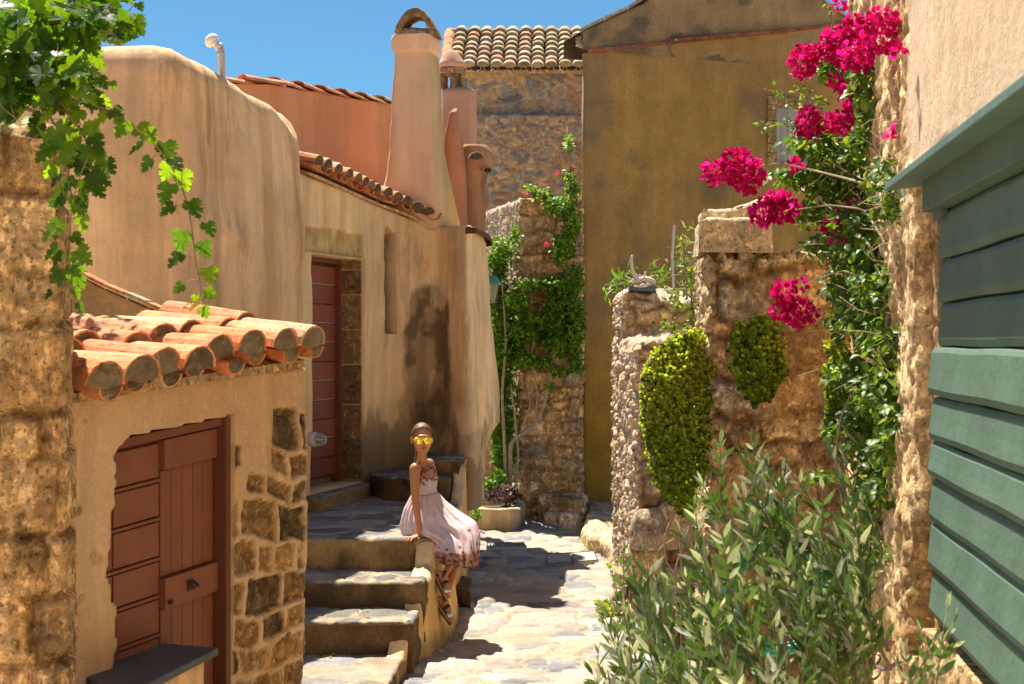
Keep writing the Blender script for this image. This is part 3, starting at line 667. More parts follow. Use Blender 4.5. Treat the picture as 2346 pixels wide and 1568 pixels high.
# door leaf in the recess
def on_house(s, z, d): xy = HP.at(np.array([s]))[0]; n = HP.nrm(np.array([s]), .2)[0]; return np.array([xy[0]+n[0]*d, xy[1]+n[1]*d, z])
RD = C(.25, .072, .04)
mb = MB(); zz = np.linspace(.84, 2.50, 12)
sd0, sd1 = sj0+.03, sj1-.05
def hpan(mb, s0, s1, z0, z1, d0, d1, col):
    mb.hexa([on_house(s0, z0, d0), on_house(s1, z0, d0), on_house(s1, z0, d1), on_house(s0, z0, d1)], [on_house(s0, z1, d0), on_house(s1, z1, d0), on_house(s1, z1, d1), on_house(s0, z1, d1)], col)
hpan(mb, sd0, sd1, .83, 2.52, -.236, -.225, RD*.5)
for i in range(len(zz)-1): hpan(mb, sd0, sd1, zz[i]+.004, zz[i+1]-.004, -.225, -.205-.003*(i % 2), RD*(.95+.08*((i*7) % 3)))
dr2 = mb.build('door', M_BROWN, house, bevel=.002)
mb = MB()
for i in range(1, len(zz)-1, 1): 
    if i in (2, 4, 5, 7, 8, 10): hpan(mb, sd0+.1, sd1-.02, zz[i]+.001, zz[i]+.006, -.225, -.2045, C(.46, .38, .30))
mb.build('chipped_edge', M_BROWN, dr2)
mb = MB(); hpan(mb, sj1-.05, sj1-.004, .79, 2.55, -.236, -.17, RD*.75); hpan(mb, sj0+.004, sj0+.03, .79, 2.55, -.236, -.17, RD*.75); hpan(mb, sj0+.03, sj1-.05, 2.52, 2.555, -.236, -.17, RD*.7)
mb.build('door_frame', M_BROWN, house, bevel=.003)
# jamb stones of the far side
def jamb():
    rg = random.Random(12); z = .80; mb = MB(); ys = []
    while z < 2.53:
        hgt = min(rg.choice((.14, .2, .28, .32)), 2.555-z); cc_ = rg.choice((C(.20, .14, .08), C(.26, .18, .10), C(.16, .12, .07), C(.30, .22, .12)))
        mb.hexa([on_house(sj1-.004, z+.004, -.17), on_house(sj1+.03, z+.004, -.17), on_house(sj1+.03, z+.004, .0), on_house(sj1-.012, z+.004, .0)],
                [on_house(sj1-.004, z+hgt-.004, -.17), on_house(sj1+.03, z+hgt-.004, -.17), on_house(sj1+.03, z+hgt-.004, .0), on_house(sj1-.012, z+hgt-.004, .0)], cc_); z += hgt
    return mb.build('jamb_stone', M_STONE, house, bevel=.008)
jamb()
# threshold stone
def f_step(seed, top=C(.20, .215, .235), side=C(.30, .22, .12), cell=.26, red=.25, z1=None):
    def fn(s, t, p, n):
        x, y = p[..., 0], p[..., 1]; up = sstep(.55, .8, n[..., 2])
        wx = x/cell+(fbm(p, 3, 2, seed)-.5)*1.2; wy = y/(cell*.8)+(fbm(p, 3, 2, seed+1)-.5)*1.2
        f1, f2, idv = voro(wx, wy, seed); e = f2-f1
        pal = [top, top*1.3, top*C(.8, .9, 1.15), top*.75, C(.34, .30, .25)]
        ct = mixc(np.broadcast_to(C(.40, .34, .26), x.shape+(3,)), pick(pal, idv)*(.75+.5*fbm(p, 9, 3, seed+2))[..., None], sstep(.06, .18, e))
        ht = .008*sstep(.03, .15, e)+(fbm(p, 8, 3, seed+3)-.5)*.012
        cs = np.broadcast_to(side, ct.shape)*(.65+.7*fbm(p, 5, 4, seed+4))[..., None]
        cs = mixc(cs, np.broadcast_to(C(.07, .05, .03), cs.shape), sstep(.45, .62, fbm(p, 3.4, 5, seed+5))*.8)
        cs = mixc(cs, np.broadcast_to(C(.26, .09, .05), cs.shape), sstep(.57, .7, fbm(p, 3.0, 3, seed+6))*red)
        hs = (fbm(p, 4, 4, seed+7)-.5)*.06+(fbm(p, 22, 3, seed+8)-.5)*.02
        return ht*up+hs*(1-up), mixc(cs, ct, up)
    return fn
th = [(-1.56, 10.30), (-1.385, 10.36), (-1.13, 11.36), (-1.28, 11.5)]
block('threshold', th, .60, .765, f_step(91, red=.6), M_STEP, house, r=.015, res=.02)
# tiled eave and roof slope
frs = []
pitch = math.radians(16)
for q in np.arange(HP.s_of_u(703), HP.s_of_u(1003), .158):
    xy = HP.at(np.array([q]))[0]; nn = HP.nrm(np.array([q]), .35)[0]; a = np.array([-nn[1], nn[0], 0]); b = np.array([-nn[0]*math.cos(pitch), -nn[1]*math.cos(pitch), math.sin(pitch)])
    n = np.cross(a, b); n = n if n[2] > 0 else -n
    frs.append((np.array([xy[0]+nn[0]*.10, xy[1]+nn[1]*.10, zhouse(q)+.012]), a, b, n))
tile_roof('tiles', frs, 4, .40, .072, house, 31, .78, plug=C(.17, .12, .08), palette=[C(.72, .34, .18), C(.70, .30, .14), C(.66, .36, .2), C(.74, .45, .30), C(.68, .28, .13)], rise=.016)  # plug colour darkened to paint in the shade of open tile ends
mb = MB(); prev = None; rings = []
for o, a, b, n in frs: rings.append([o+b*.06-n*.03, o+b*1.5-n*.03, o+b*1.5-n*.09, o+b*.06-n*.05])
mb.loft(rings, C(.5, .38, .25)); mb.build('roof_bed', M_STONE, house)
# thin slab that closes the corner roof
def f_dk(s, t, p, n): return (fbm(p, 7, 3, 2)-.5)*.01, np.broadcast_to(C(.13, .07, .055), s.shape+(3,))*(.7+.6*fbm(p, 8, 3, 3))[..., None]
pr = [(-.52, 12.16), (-.43, 11.92), (-.375, 11.80), (-.30, 11.80), (-.20, 12.5), (-.18, 13.3), (-.5, 13.9), (-1.0, 13.6), (-.9, 12.5)]
block('roof_slab', pr, 2.80, 2.855, f_dk, M_STONE, house, r=.01, res=.04)

# orange-pink house wall behind the roof
ow = thing('pink_house', 'salmon pink wall topped by a thin row of tiles, left of the tall chimney', 'house', (-1.5, 12, 2.5))
OP = Plan([(-2.4, 10.6), (-1.89, 11.0), (-1.09, 13.0), (-.85, 13.6)], 0)
zo = lambda q: float(np.interp(q, [0, OP.L], [3.86, 4.14]))
wall('wall', OP, zo, 2.9, plaster_fn(C(.50, .26, .165), C(.52, .29, .20), C(.36, .22, .15), 81, .03, .3), M_PINK, ow, thick=.5, r=.03, res=.03)
mb = MB(); rg = random.Random(6)
for q in np.arange(.1, OP.L-.1, .36):
    xy = OP.at(np.array([q, q+.1])); d = (xy[1]-xy[0])/np.hypot(*(xy[1]-xy[0])); nn = np.array([d[1], -d[0]])
    tile(mb, np.array([*(xy[0]-nn*.07), zo(q)+.012+.0]), np.array([nn[0], nn[1], 0])*1.0, np.array([d[0], d[1], -.02]), (0, 0, 1), .42, .10, .085, True, .014, TILES[rg.randrange(7)], flat=.5, rg=rg)
mb.build('coping', M_TILE, ow)

# ================================================================== chimneys
def ring4(c, k=3, ins=.0, per=6):
    c = np.asarray(c, float); q = []
    for i in range(4):
        a, b = c[i], c[(i+1) % 4]
        for j in range(per): q.append(a+(b-a)*j/per)
    q = chaikin(np.array(q), 1, True); return q
def loft_noise(name, rings, fn, mat, parent, res=.03):
    rings = [np.asarray(r) for r in rings]; n = len(rings[0]); out = []
    for i in range(len(rings)-1):
        L = np.linalg.norm(rings[i+1]-rings[i], axis=1).mean(); m = max(1, int(L/res))
        for j in range(m): out.append(rings[i]+(rings[i+1]-rings[i])*j/m)
    out.append(rings[-1]); R = np.array(out); cen = R.mean(1, keepdims=True)
    tang = np.roll(R, -1, 1)-np.roll(R, 1, 1); N = np.stack([tang[..., 1], -tang[..., 0], tang[..., 0]*0], -1); N /= np.maximum(np.linalg.norm(N, axis=-1, keepdims=True), 1e-9)
    dg = np.gradient(R, axis=0); up = np.cross(tang, dg); up /= np.maximum(np.linalg.norm(up, axis=-1, keepdims=True), 1e-9)
    sg = np.sign((N*(R-cen)).sum(-1).mean()); N *= sg
    S = np.cumsum(np.linalg.norm(np.roll(R, -1, 1)-R, axis=-1), axis=1)
    h, c = fn(S, R[..., 2], R, N); R = R+N*h[..., None]
    V = R.reshape(-1, 3); f = grid_faces(R.shape[0], n, wrap=True); V = np.vstack([V, R[-1].mean(0), R[0].mean(0)]); k = len(V)
    Fc = [tuple(q) for q in f]+[((R.shape[0]-1)*n+i, (R.shape[0]-1)*n+(i+1) % n, k-2) for i in range(n)]+[((i+1) % n, i, k-1) for i in range(n)]
    cc_ = np.vstack([c.reshape(-1, 3), c[-1].mean(0), c[0].mean(0)])
    return put(name, new_mesh(name, V, Fc, cc_), mat, parent)
def lvl(v, fl, frr, br, Y=12.0, dy=.28):
    z = ZV(v, Y); a = [XU(fl, Y+.03), Y+.03, z]; b = [XU(frr, Y), Y, z]; c = [XU(br, Y+dy), Y+dy, z]; d = [a[0]+c[0]-b[0], a[1]+c[1]-b[1], z]
    return ring4([a, b, c, d], per=6)
ch = thing('chimney', 'tall tapering pale pink plaster chimney with an arched tile cap', 'chimney', P(950, 500, 12.3))
def f_ch(s, t, p, n, h, c):
    side = sstep(.25, .6, n[..., 0]); c = mixc(c, np.broadcast_to(C(.40, .31, .16), c.shape), side*(.5+.5*sstep(.4, .6, fbm(p*np.array([4, 4, 1]), 1, 3, 4))))  # right side painted darker: shade put into the colour by facing
    k = sstep(.52, .6, fbm(p, 2.3, 4, 93))*sstep(3.7, 3.3, p[..., 2]); c = mixc(c, np.broadcast_to(C(.46, .34, .22), c.shape), k*.7)
    return h, c
rings = [lvl(532, 867, 1007, 1063, 12.14, .5), lvl(520, 868, 1006, 1060, 12.08, .46), lvl(470, 873, 1001, 1048, 12.02, .40), lvl(440, 881, 997, 1040, 12.0, .36), lvl(400, 890, 995, 1031, 12.0, .32),
         lvl(340, 896, 991, 1019, 12.0, .3), lvl(260, 898, 988, 1013), lvl(180, 899, 986, 1009), lvl(120, 901, 984, 1006), lvl(112, 901, 984, 1006)]
loft_noise('shaft', rings, plaster_fn(C(.60, .43, .33), C(.60, .45, .34), C(.4, .28, .18), 92, .03, .5, extra=f_ch), M_PINK, ch)
rings = [lvl(118, 901, 984, 1006), lvl(112, 898, 987, 1009), lvl(100, 895, 988, 1011), lvl(86, 895, 989, 1011), lvl(78, 900, 985, 1008), lvl(76, 906, 980, 1003)]
loft_noise('rim', rings, plaster_fn(C(.66, .46, .34), C(.66, .48, .36), C(.4, .28, .18), 94, .02, .2), M_PINK, ch, .015)
# arched cap: a bent shell of tile and mortar, open front and back
def arch_cap():
    Y0, Y1 = 12.02, 12.28; V = []; Fc = []; n = 15; mb = MB()
    out = [(904, 84), (907, 70), (913, 58), (922, 45), (931, 34), (938, 29), (947, 27), (957, 27), (966, 31), (975, 40), (984, 51), (991, 62), (998, 76), (1003, 92)]
    inn = [(918, 84), (919, 74), (923, 67), (929, 60), (936, 54), (943, 50), (949, 47), (957, 47), (964, 49), (970, 54), (974, 60), (977, 68), (979, 76), (981, 88)]
    rg = random.Random(5)
    def q(u, v, Y): x = XU(u, 12.03)+.10*(Y-Y0); return (x+rg.uniform(-.003, .003), Y, ZV(v, 12.03)+rg.uniform(-.003, .003)+.02*math.sin((Y-Y0)*8))
    R = []
    for k in range(6):
        Y = Y0+(Y1-Y0)*k/5+.0; R.append([q(u, v-8, Y) for u, v in out]+[q(u, v-8, Y) for u, v in inn[::-1]])
    mb.loft(R, C(.26, .19, .12), caps=False)
    m = len(out); N = 2*m
    for base in (0, 5*N):
        for i in range(m-1): mb.f.append((base+i, base+i+1, base+N-2-i, base+N-1-i))
    return mb.build('arch_cap', M_STONE, ch, smooth=False, sub=0)
arch_cap()
mb = MB(); mb.loft([ring4([P(908, 80, 12.04), P(980, 80, 12.02), P(1001, 80, 12.28), P(927, 80, 12.3)]), ring4([P(914, 64, 12.06), P(978, 68, 12.04), P(990, 66, 12.26), P(922, 62, 12.28)])], C(.40, .30, .21)); mb.build('mortar_bed', M_STONE, ch, smooth=True)

# second chimney with the round cap
c2 = thing('chimney', 'stubby pink chimney with a domed cap on small dark pillars behind the tall chimney', 'chimney', P(1045, 500, 14.2))
def circ(u0, u1, v, Y, n=24, sq=0.0):
    cx = (XU(u0, Y)+XU(u1, Y))/2; r = (XU(u1, Y)-XU(u0, Y))/2; z = ZV(v, Y)
    q = []
    for i in range(n):
        t = 2*math.pi*i/n; e = 1+sq*(abs(math.sin(2*t))**2)*.18; q.append((cx+r*e*math.cos(t), Y+r*e*math.sin(t), z))
    return q
pf_ = plaster_fn(C(.46, .28, .22), C(.48, .31, .25), C(.28, .17, .12), 96, .02, .4)
Y2 = 14.2
loft_noise('body', [circ(1014, 1092, v, Y2, sq=1) for v in (560, 420, 300, 240, 222, 212)]+[circ(1022, 1080, 206, Y2, sq=1), circ(1030, 1072, 203, Y2, sq=1)], pf_, M_PINK, c2)
loft_noise('cap', [circ(1006, 1066, 158, Y2, sq=1), circ(1005, 1067, 150, Y2, sq=1), circ(1007, 1062, 139, Y2), circ(1012, 1054, 128, Y2), circ(1018, 1046, 119, Y2), circ(1026, 1038, 115, Y2)], pf_, M_PINK, c2, .02)
loft_noise('cap_ring', [circ(1008, 1066, 172, Y2, sq=1), circ(1008, 1066, 158, Y2, sq=1)], f_rock([C(.34, .23, .16)], .02, 8, 0), M_STONE, c2, .02)
for (a, b), dy in (((1007, 1019), -.06), ((1031, 1047), -.10), ((1052, 1062), -.02), ((1012, 1026), .10), ((1044, 1056), .10)):
    q = [circ(a, b, v, Y2+dy, 10) for v in (206, 190, 172)]; loft_noise('pillar', q, f_rock([C(.24, .16, .11)], .02, 9, 0), M_STONE, c2, .02)
# stained flue and lobed flue
c3 = thing('flue', 'narrow rust pink plaster flue with dark soot streaks and a broken top', 'flue', P(1045, 540, 13.3))
def f_soot(s, t, p, n, h, c):
    k = sstep(.44, .56, fbm(p*np.array([3, 3, .8]), 1.4, 4, 98)); return h, mixc(c, np.broadcast_to(C(.13, .075, .05), c.shape), k*.8*sstep(2.9, 3.6, p[..., 2]))
Y3 = 13.2
def eli(u0, u1, v, Y, dep=.12, n=28): cx = (XU(u0, Y)+XU(u1, Y))/2; r = (XU(u1, Y)-XU(u0, Y))/2; return [(cx+r*math.copysign(abs(math.cos(t))**.7, math.cos(t)), Y+dep*math.copysign(abs(math.sin(t))**.7, math.sin(t)), ZV(v, Y)) for t in (2*math.pi*i/n for i in range(n))]
loft_noise('body', [eli(1025, 1072, 560, Y3), eli(1024, 1070, 470, Y3), eli(1021, 1066, 380, Y3), eli(1020, 1061, 310, Y3), eli(1022, 1054, 285, Y3), eli(1025, 1052, 262, Y3), eli(1038, 1051, 250, Y3, .04)],
           plaster_fn(C(.36, .18, .12), C(.34, .19, .13), C(.2, .1, .06), 97, .05, .3, extra=f_soot), M_PINK, c3, .02)
c4 = thing('flue', 'wide pink plaster flue flaring to a lobed lip above the house corner', 'flue', P(1095, 540, 13.5))
Y4 = 13.5
loft_noise('body', [eli(1063, 1110, 560, Y4, .16), eli(1062, 1108, 480, Y4, .15), eli(1061, 1106, 425, Y4, .15), eli(1062, 1112, 402, Y4, .15), eli(1062, 1125, 384, Y4, .17), eli(1062, 1129, 370, Y4, .17), eli(1063, 1127, 354, Y4, .16), eli(1064, 1119, 342, Y4, .15), eli(1066, 1112, 336, Y4, .14)],
           plaster_fn(C(.34, .20, .13), C(.30, .18, .11), C(.06, .035, .02), 99, .07, .9), M_PINK, c4, .02)
mb = MB(); tile(mb, P(1092, 362, 13.28), (1, 0, 0), np.array([-.25, .95, .12]), (0, 0, 1), .34, .075, .06, True, .012, C(.50, .40, .30), plug=C(.10, .07, .05)); tile(mb, P(1117, 392, 13.25), (1, 0, 0), np.array([-.2, .95, .12]), (0, 0, 1), .3, .05, .04, True, .012, C(.36, .28, .2), plug=C(.05, .035, .03)); mb.build('spout_tile', M_TILE, c4)

# ================================================================== far stone house with tiled roof
far = thing('stone_house', 'grey rubble stone house with weathered pale tile roof behind the chimneys', 'house', (.3, 20, 0))
wall('wall', [(-.68, 21.6), (-.68, 20.0), (2.2, 20.0)], 5.76, 0, rubble_fn((.30, .20), .035, GRY, C(.56, .42, .26), 101, .2), M_RUBBLE, far, thick=.5, r=.03, res=.028, k=0, base=None)
wall('lower_wall', [(-.9, 21.0), (-.9, 19.72), (2.2, 19.72)], 5.06, 0, rubble_fn((.15, .10), .035, GRY+[C(.44, .32, .22), C(.40, .30, .22)], C(.54, .42, .28), 103, .22), M_RUBBLE, far, thick=.24, r=.05, res=.024, k=0)
frs = []; pitch = math.radians(29)
for x in np.arange(-.80, 1.5, .192):
    frs.append((np.array([x, 19.80, 5.66]), np.array([1., 0, 0]), np.array([0.03, math.cos(pitch), math.sin(pitch)]), np.array([0, -math.sin(pitch), math.cos(pitch)])))
FT = [C(.50, .31, .19), C(.50, .36, .24), C(.44, .34, .21), C(.50, .40, .28), C(.52, .28, .16), C(.42, .33, .19), C(.48, .39, .28)]
tile_roof('roof', frs, 8, .30, .092, far, 44, .72, palette=FT, rise=.03, plug=C(.42, .32, .2), jit=.02)
mb = MB(); bed(mb, frs[0][0]-np.array([.1, 0, 0]), frs[-1][0], frs[0][2], 1.85, .05, -.08); mb.build('roof_bed', M_STONE, far)
mb = MB(); rg = random.Random(9)
for x in np.arange(-.92, 1.9, .36): tile(mb, np.array([x, 21.38, 6.56]), (0, 1, 0), (1, 0, -.03), (0, 0, 1), .42, .12, .10, True, .015, FT[rg.randrange(7)], flat=.45, rg=rg)
mb.build('ridge_tiles', M_TILE, far)
mb = MB(); 
for k in range(5): tile(mb, np.array([-.93, 19.82, 5.70])+np.array([0, math.cos(pitch), math.sin(pitch)])*k*.34, (1, 0, 0), np.array([0, math.cos(pitch), math.sin(pitch)]), np.array([0, -math.sin(pitch), math.cos(pitch)]), .42, .085, .075, True, .015, C(.60, .27, .13)*rg.uniform(.8, 1.15), rg=rg)
mb.build('verge_tiles', M_TILE, far)
# ================================================================== stone pier with its sunlit flank
o, _ = wall('stone_pier', [(-.50, 17.5), (.075, 15.32), (.09, 15.25), (.74, 15.2), (.76, 15.3), (.76, 16.6)], 3.43, -.05,
    lambda s, t, p, n: (lambda A, B, k: (A[0]*(1-k)+B[0]*k, mixc(A[1], B[1], k)))(rubble_fn((.10, .08), .045, [C(.52, .47, .42), C(.40, .38, .38), C(.58, .50, .42), C(.33, .31, .32)], C(.48, .40, .32), 111)(s, t, p, n),
              course_fn(.13, .24, .038, OCH+[C(.30, .27, .24), C(.36, .28, .2), C(.44, .31, .2)], C(.30, .22, .13), 113, .018, dark=.35, wob=.06)(s, t, p, n), sstep(2.24, 2.27, s)), M_STONE, thick=.4, r=.04, res=.016, k=0, topres=.08)
tag(o, 'tall stone pier with bougainvillea climbing it, left of the big ochre house', 'stone pier')
# plinth stones at the foot of the pier and house
def rock(name, label, u, v, w_, h_, Y=None, pal=OCH, seed=1, group=None, d_=None, z0=-.03, parent=None):
    Y = Y or EYE*F/(v-CY); cx = XU(u, Y); d_ = d_ or w_*.8; rg = random.Random(seed)
    poly = [(cx+w_/2*math.cos(t)*rg.uniform(.85, 1.1), Y+d_/2*math.sin(t)*rg.uniform(.85, 1.1)) for t in (2*math.pi*i/9 for i in range(9))]
    o = block(name, poly, z0, z0+h_+.03, f_rock(pal, min(.03, h_*.15), 5, seed), M_STONE, parent, r=min(.05, h_*.35), res=.025)
    return tag(o, label, 'rock', group)
rock('rock', 'pale stone block with a pink paint spot at the foot of the stone pier', 1306, 1212, .22, .17, seed=3, pal=[C(.60, .54, .45)])
rock('rock', 'flat beige stone block lying left of the pink-spotted stone', 1272, 1200, .24, .12, seed=4, pal=[C(.60, .50, .36)])
rock('rock', 'rough tan boulder against the pier base behind the pink-spotted stone', 1322, 1190, .20, .26, seed=5, pal=[C(.46, .38, .28)])
pm = MB(); yy = 13.9; pm.lathe([(.001, .0), (.022, .001), (.024, .004), (.001, .006)], (XU(1303, 14.26), 14.355, .10), 12, C(.6, .12, .14), Vector((0, -1, .3)));
block('stone_plinth', [(.30, 15.0), (.75, 14.8), (.80, 15.25), (.3, 15.25)], -.05, .27, course_fn(.12, .2, .04, OCH, seed=118), M_STONE, r=.04, res=.025)
tag(bpy.data.objects['stone_plinth'], 'rough low stone plinth at the foot of the pier beside the drain pipe', 'plinth')
block('stone_curb', [(.68, 13.2), (.90, 12.0), (1.4, 12.0), (1.4, 15.95), (.84, 15.9), (.80, 15.0)], -.05, .14, lambda s, t, p, n: f_rock([C(.56, .47, .35)], .09, 4, 0)(s, t, p, n), M_STONE, r=.05, res=.03)
tag(bpy.data.objects['stone_curb'], 'knee-low whitish stone curb along the foot of the big ochre house', 'curb')
# drain pipe on the pier
mb = MB(); mb.tube([(XU(1309, 15.1), 15.1, ZV(1050, 15.1)), (XU(1304, 15.1), 15.1, ZV(1075, 15.1)), (XU(1303, 15.1), 15.1, .36)], .022, 10, C(.36, .30, .23))
o = mb.build('drain_pipe', M_STONE, base=(XU(1303, 15.1), 15.1, .3), smooth=True); tag(o, 'thin plaster-coloured drain pipe running down the stone pier', 'pipe')
# carved stone post and planter near the vine
o = block('stone_post', [(-.38, 15.6), (-.22, 15.55), (-.20, 15.75), (-.36, 15.8)], -.05, ZV(985, 15.6), f_rock([C(.50, .36, .19)], .015, 6, 0), M_STONE, r=.02, res=.02); tag(o, 'slim ochre stone post behind the planter beside the house corner', 'post')
block('rubble_wall', [(-.75, 16.6), (-.05, 16.3), (.0, 16.8), (-.7, 17.0)], -.05, 1.9, rubble_fn((.12, .09), .04, RUB, seed=121), M_RUBBLE, r=.03, res=.022)
tag(bpy.data.objects['rubble_wall'], 'shaded rubble wall behind the slim stone post and climbing vine', 'wall')
plb = thing('planter', 'curved low plastered planter at the foot of the climbing vine', 'planter', (-.2, 14.9, 0))
pc = chaikin([(-.62, 14.9), (-.42, 14.55), (-.1, 14.35), (.10, 14.42), (.12, 14.9)], 2)
def strip(p, w_): d = np.gradient(p, axis=0); d /= np.hypot(*d.T)[:, None]; n = np.stack([d[:, 1], -d[:, 0]], -1); return np.vstack([p, (p-n*w_)[::-1]])
wall('curb', Plan(pc, 0), .22, -.05, plaster_fn(C(.50, .39, .25), C(.44, .34, .22), C(.2, .15, .09), 123, .09, .8, foot=(-.05, .35)), M_PLAST, plb, thick=.12, r=.03, res=.018)
block('soil', [(-.55, 14.95), (-.38, 14.65), (-.1, 14.47), (.0, 14.5), (.02, 15.2), (-.5, 15.3)], -.04, .16, f_rock([C(.1, .07, .045)], .02, 5, 0), M_SOIL, plb, r=.02, res=.04)

# ================================================================== big ochre house
OH = thing('ochre_house', 'tall plain dark ochre plaster house with a gable and one small curtained window', 'house', (2.2, 16.6, 0))
HPn = Plan([(.915, 18.5), (.80, 16.02), (.815, 16.0), (4.4, 17.39)], 0)
sf = HPn.s_of_u(1340, 2.4)
Lf = lambda u: HPn.s_of_u(u, 2.55)
win = (Lf(1776), Lf(1872), ZV(378, 16.93), ZV(243, 16.93))
def f_oh(s, t, p, n):
    h, c = plaster_fn(C(.36, .218, .062), C(.33, .20, .07), C(.17, .115, .06), 131, .04, .4)(s, t, p, n)
    z = p[..., 2]
    c = mixc(c, np.broadcast_to(C(.50, .255, .022), c.shape), sstep(2.8, .2, z)*.9)  # golden towards the ground: paint tone with bounced path light painted in
    lft = (s < 2.48); c = np.where(lft[..., None], C(.42, .33, .22), c)  # left flank paler: its sunlight is put into the colour
    b = sstep(.56, .68, fbm(p, 1.3, 5, 133))*sstep(.4, .6, z/4); c = mixc(c, np.broadcast_to(C(.15, .115, .075), c.shape), b*.5)
    ins = (s > win[0]) & (s < win[1]) & (z > win[2]) & (z < win[3]); h = np.where(ins, -.09, h)
    return h, c
zband = lambda q: float(np.interp(q, [2.5, HPn.L], [5.15, 5.80]))
wall('wall', HPn, zband, 0, f_oh, M_OCHRE, OH, thick=.5, r=.01, res=.035, ex_s=(win[0], win[1], 2.48), ex_z=(win[2], win[3]))
def zgab(q):
    u = CX+F*HPn.at(np.array([q]))[0, 0]/HPn.at(np.array([q]))[0, 1]; y = HPn.Y(q)
    return float(ZV(np.interp(u, [1335, 1350, 1400, 1480, 1560, 1840, 1910, 1990], [78, 68, 45, 8, -70, -55, 22, 70]), y))
UP_ = Plan([HPn.at(np.array([q]))[0]+np.array([-.02, -.035]) for q in np.linspace(2.50, HPn.L, 40)], 0)
def f_up(s, t, p, n):
    h, c = plaster_fn(C(.32, .215, .10), C(.28, .19, .095), C(.12, .095, .06), 135, .05, .5)(s, t, p, n)
    k = sstep(.5, .62, fbm(p, 3, 4, 136)+.12*sstep(.35, .05, t-5.2)); c = mixc(c, np.broadcast_to(C(.07, .06, .055), c.shape), k*.6); return h, c
def zgab2(q): return zgab(2.5+q)
wall('gable', UP_, zgab2, 5.18, f_up, M_OCHRE, OH, thick=.55, r=.03, res=.04)
mb = MB(); rg = random.Random(8)
for q in np.arange(2.55, HPn.L-.3, .34):     # row of tile edges showing under the gable
    a, b = HPn.at(np.array([q, q+.33])); d = np.array([b[0]-a[0], b[1]-a[1], zband(q+.33)-zband(q)])/2; m = np.array([*(a+b)/2, zband(q+.16)+.016+rg.uniform(-.012, .010)])
    mb.box(m+np.array([.0, -.035, 0]), d, (.01, .045, 0), (0, 0, .014), C(.30, .10, .05)*rg.uniform(.7, 1.1))
mb.build('tile_course', M_TILE, OH)
mb = MB(); rg = random.Random(18)
qs = np.arange(2.5, HPn.L-.2, .30)
for i, q in enumerate(qs):     # flat coping along the gable slope
    a, b = HPn.at(np.array([q, q+.29])); za, zb = zgab(q), zgab(q+.29); d = np.array([b[0]-a[0], b[1]-a[1], zb-za])/2
    mb.box(np.array([*(a+b)/2, (za+zb)/2+.015])+np.array([-.02, .18, 0]), d, (.03, .26, 0), (0, 0, .014), C(.46, .38, .28)*rg.uniform(.7, 1.15))
mb.build('coping', M_TILE, OH)
def ohp(s, z, d): xy = HPn.at(np.array([s]))[0]; n = np.array([.361, -.932]); return np.array([xy[0]+n[0]*d, xy[1]+n[1]*d, z])
fr = MB(); rg = random.Random(2)
z = win[2]-.02
while z < win[3]:      # stone surround
    hh = rg.uniform(.10, .16); z2 = min(z+hh, win[3]+.0)
    for s0, s1 in ((win[0]-.115, win[0]+.006), (win[1]-.006, win[1]+.11)):
        fr.hexa([ohp(s0, z+.004, -.03), ohp(s1, z+.004, -.03), ohp(s1, z+.004, .022), ohp(s0, z+.004, .022)], [ohp(s0, z2-.004, -.03), ohp(s1, z2-.004, -.03), ohp(s1, z2-.004, .022), ohp(s0, z2-.004, .022)], C(.28, .21, .11)*rg.uniform(.7, 1.2))
    z = z2
for s0, s1 in ((win[0]-.115, win[0]+.26), (win[0]+.265, win[1]+.11)):
    fr.hexa([ohp(s0, win[3]+.004, -.03), ohp(s1, win[3]+.004, -.03), ohp(s1, win[3]+.004, .024), ohp(s0, win[3]+.004, .024)], [ohp(s0, win[3]+.105, -.03), ohp(s1, win[3]+.105, -.03), ohp(s1, win[3]+.105, .024), ohp(s0, win[3]+.105, .024)], C(.26, .20, .11))
wno = fr.build('window', M_STONE, OH, bevel=.006)
mb = MB(); n_ = 60; V = []; Fc = []
for i in range(n_+1):
    s_ = win[0]+.01+(win[1]-win[0]-.02)*i/n_; d = -.066+.012*math.sin(i*1.15)+.005*math.sin(i*2.7)
    V += [ohp(s_, win[2]+.02, d), ohp(s_, (win[2]+win[3])/2, d*.9-.006), ohp(s_, win[3]-.02, d)]
for i in range(n_): 
    for j in (0, 1): Fc.append((i*3+j, (i+1)*3+j, (i+1)*3+j+1, i*3+j+1))
mb.add(V, Fc, C(.44, .44, .42)); mb.build('curtain', surf_mat('cloth', (30, .7, 1.2), (120, .85, 1.1), streak=(30, .72, 1.1, .1), bump=(.3, .003, 120)), wno, smooth=True)
mb = MB()
for s0, s1, z0, z1 in ((win[0], win[0]+.02, win[2], win[3]), (win[1]-.02, win[1], win[2], win[3]), (win[0]+.02, win[1]-.02, win[3]-.02, win[3]), (win[0]+.02, win[1]-.02, win[2], win[2]+.02)):
    mb.hexa([ohp(s0, z0, -.085), ohp(s1, z0, -.085), ohp(s1, z0, -.04), ohp(s0, z0, -.04)], [ohp(s0, z1, -.085), ohp(s1, z1, -.085), ohp(s1, z1, -.04), ohp(s0, z1, -.04)], C(.22, .20, .17))
mb.build('frame', M_BROWN, wno)
# roof end tile on the left corner
mb = MB(); rg = random.Random(19)
for k in range(3): tile(mb, P(1331, 108-k*13, 16.1)+np.array([0, .1*k, 0]), (1, 0, 0), (0, 1, .25), (0, 0, 1), .4, .05, .045, True, .012, C(.62, .50, .36), plug=C(.6, .52, .42), rg=rg)
mb.build('verge_tiles', M_TILE, OH)

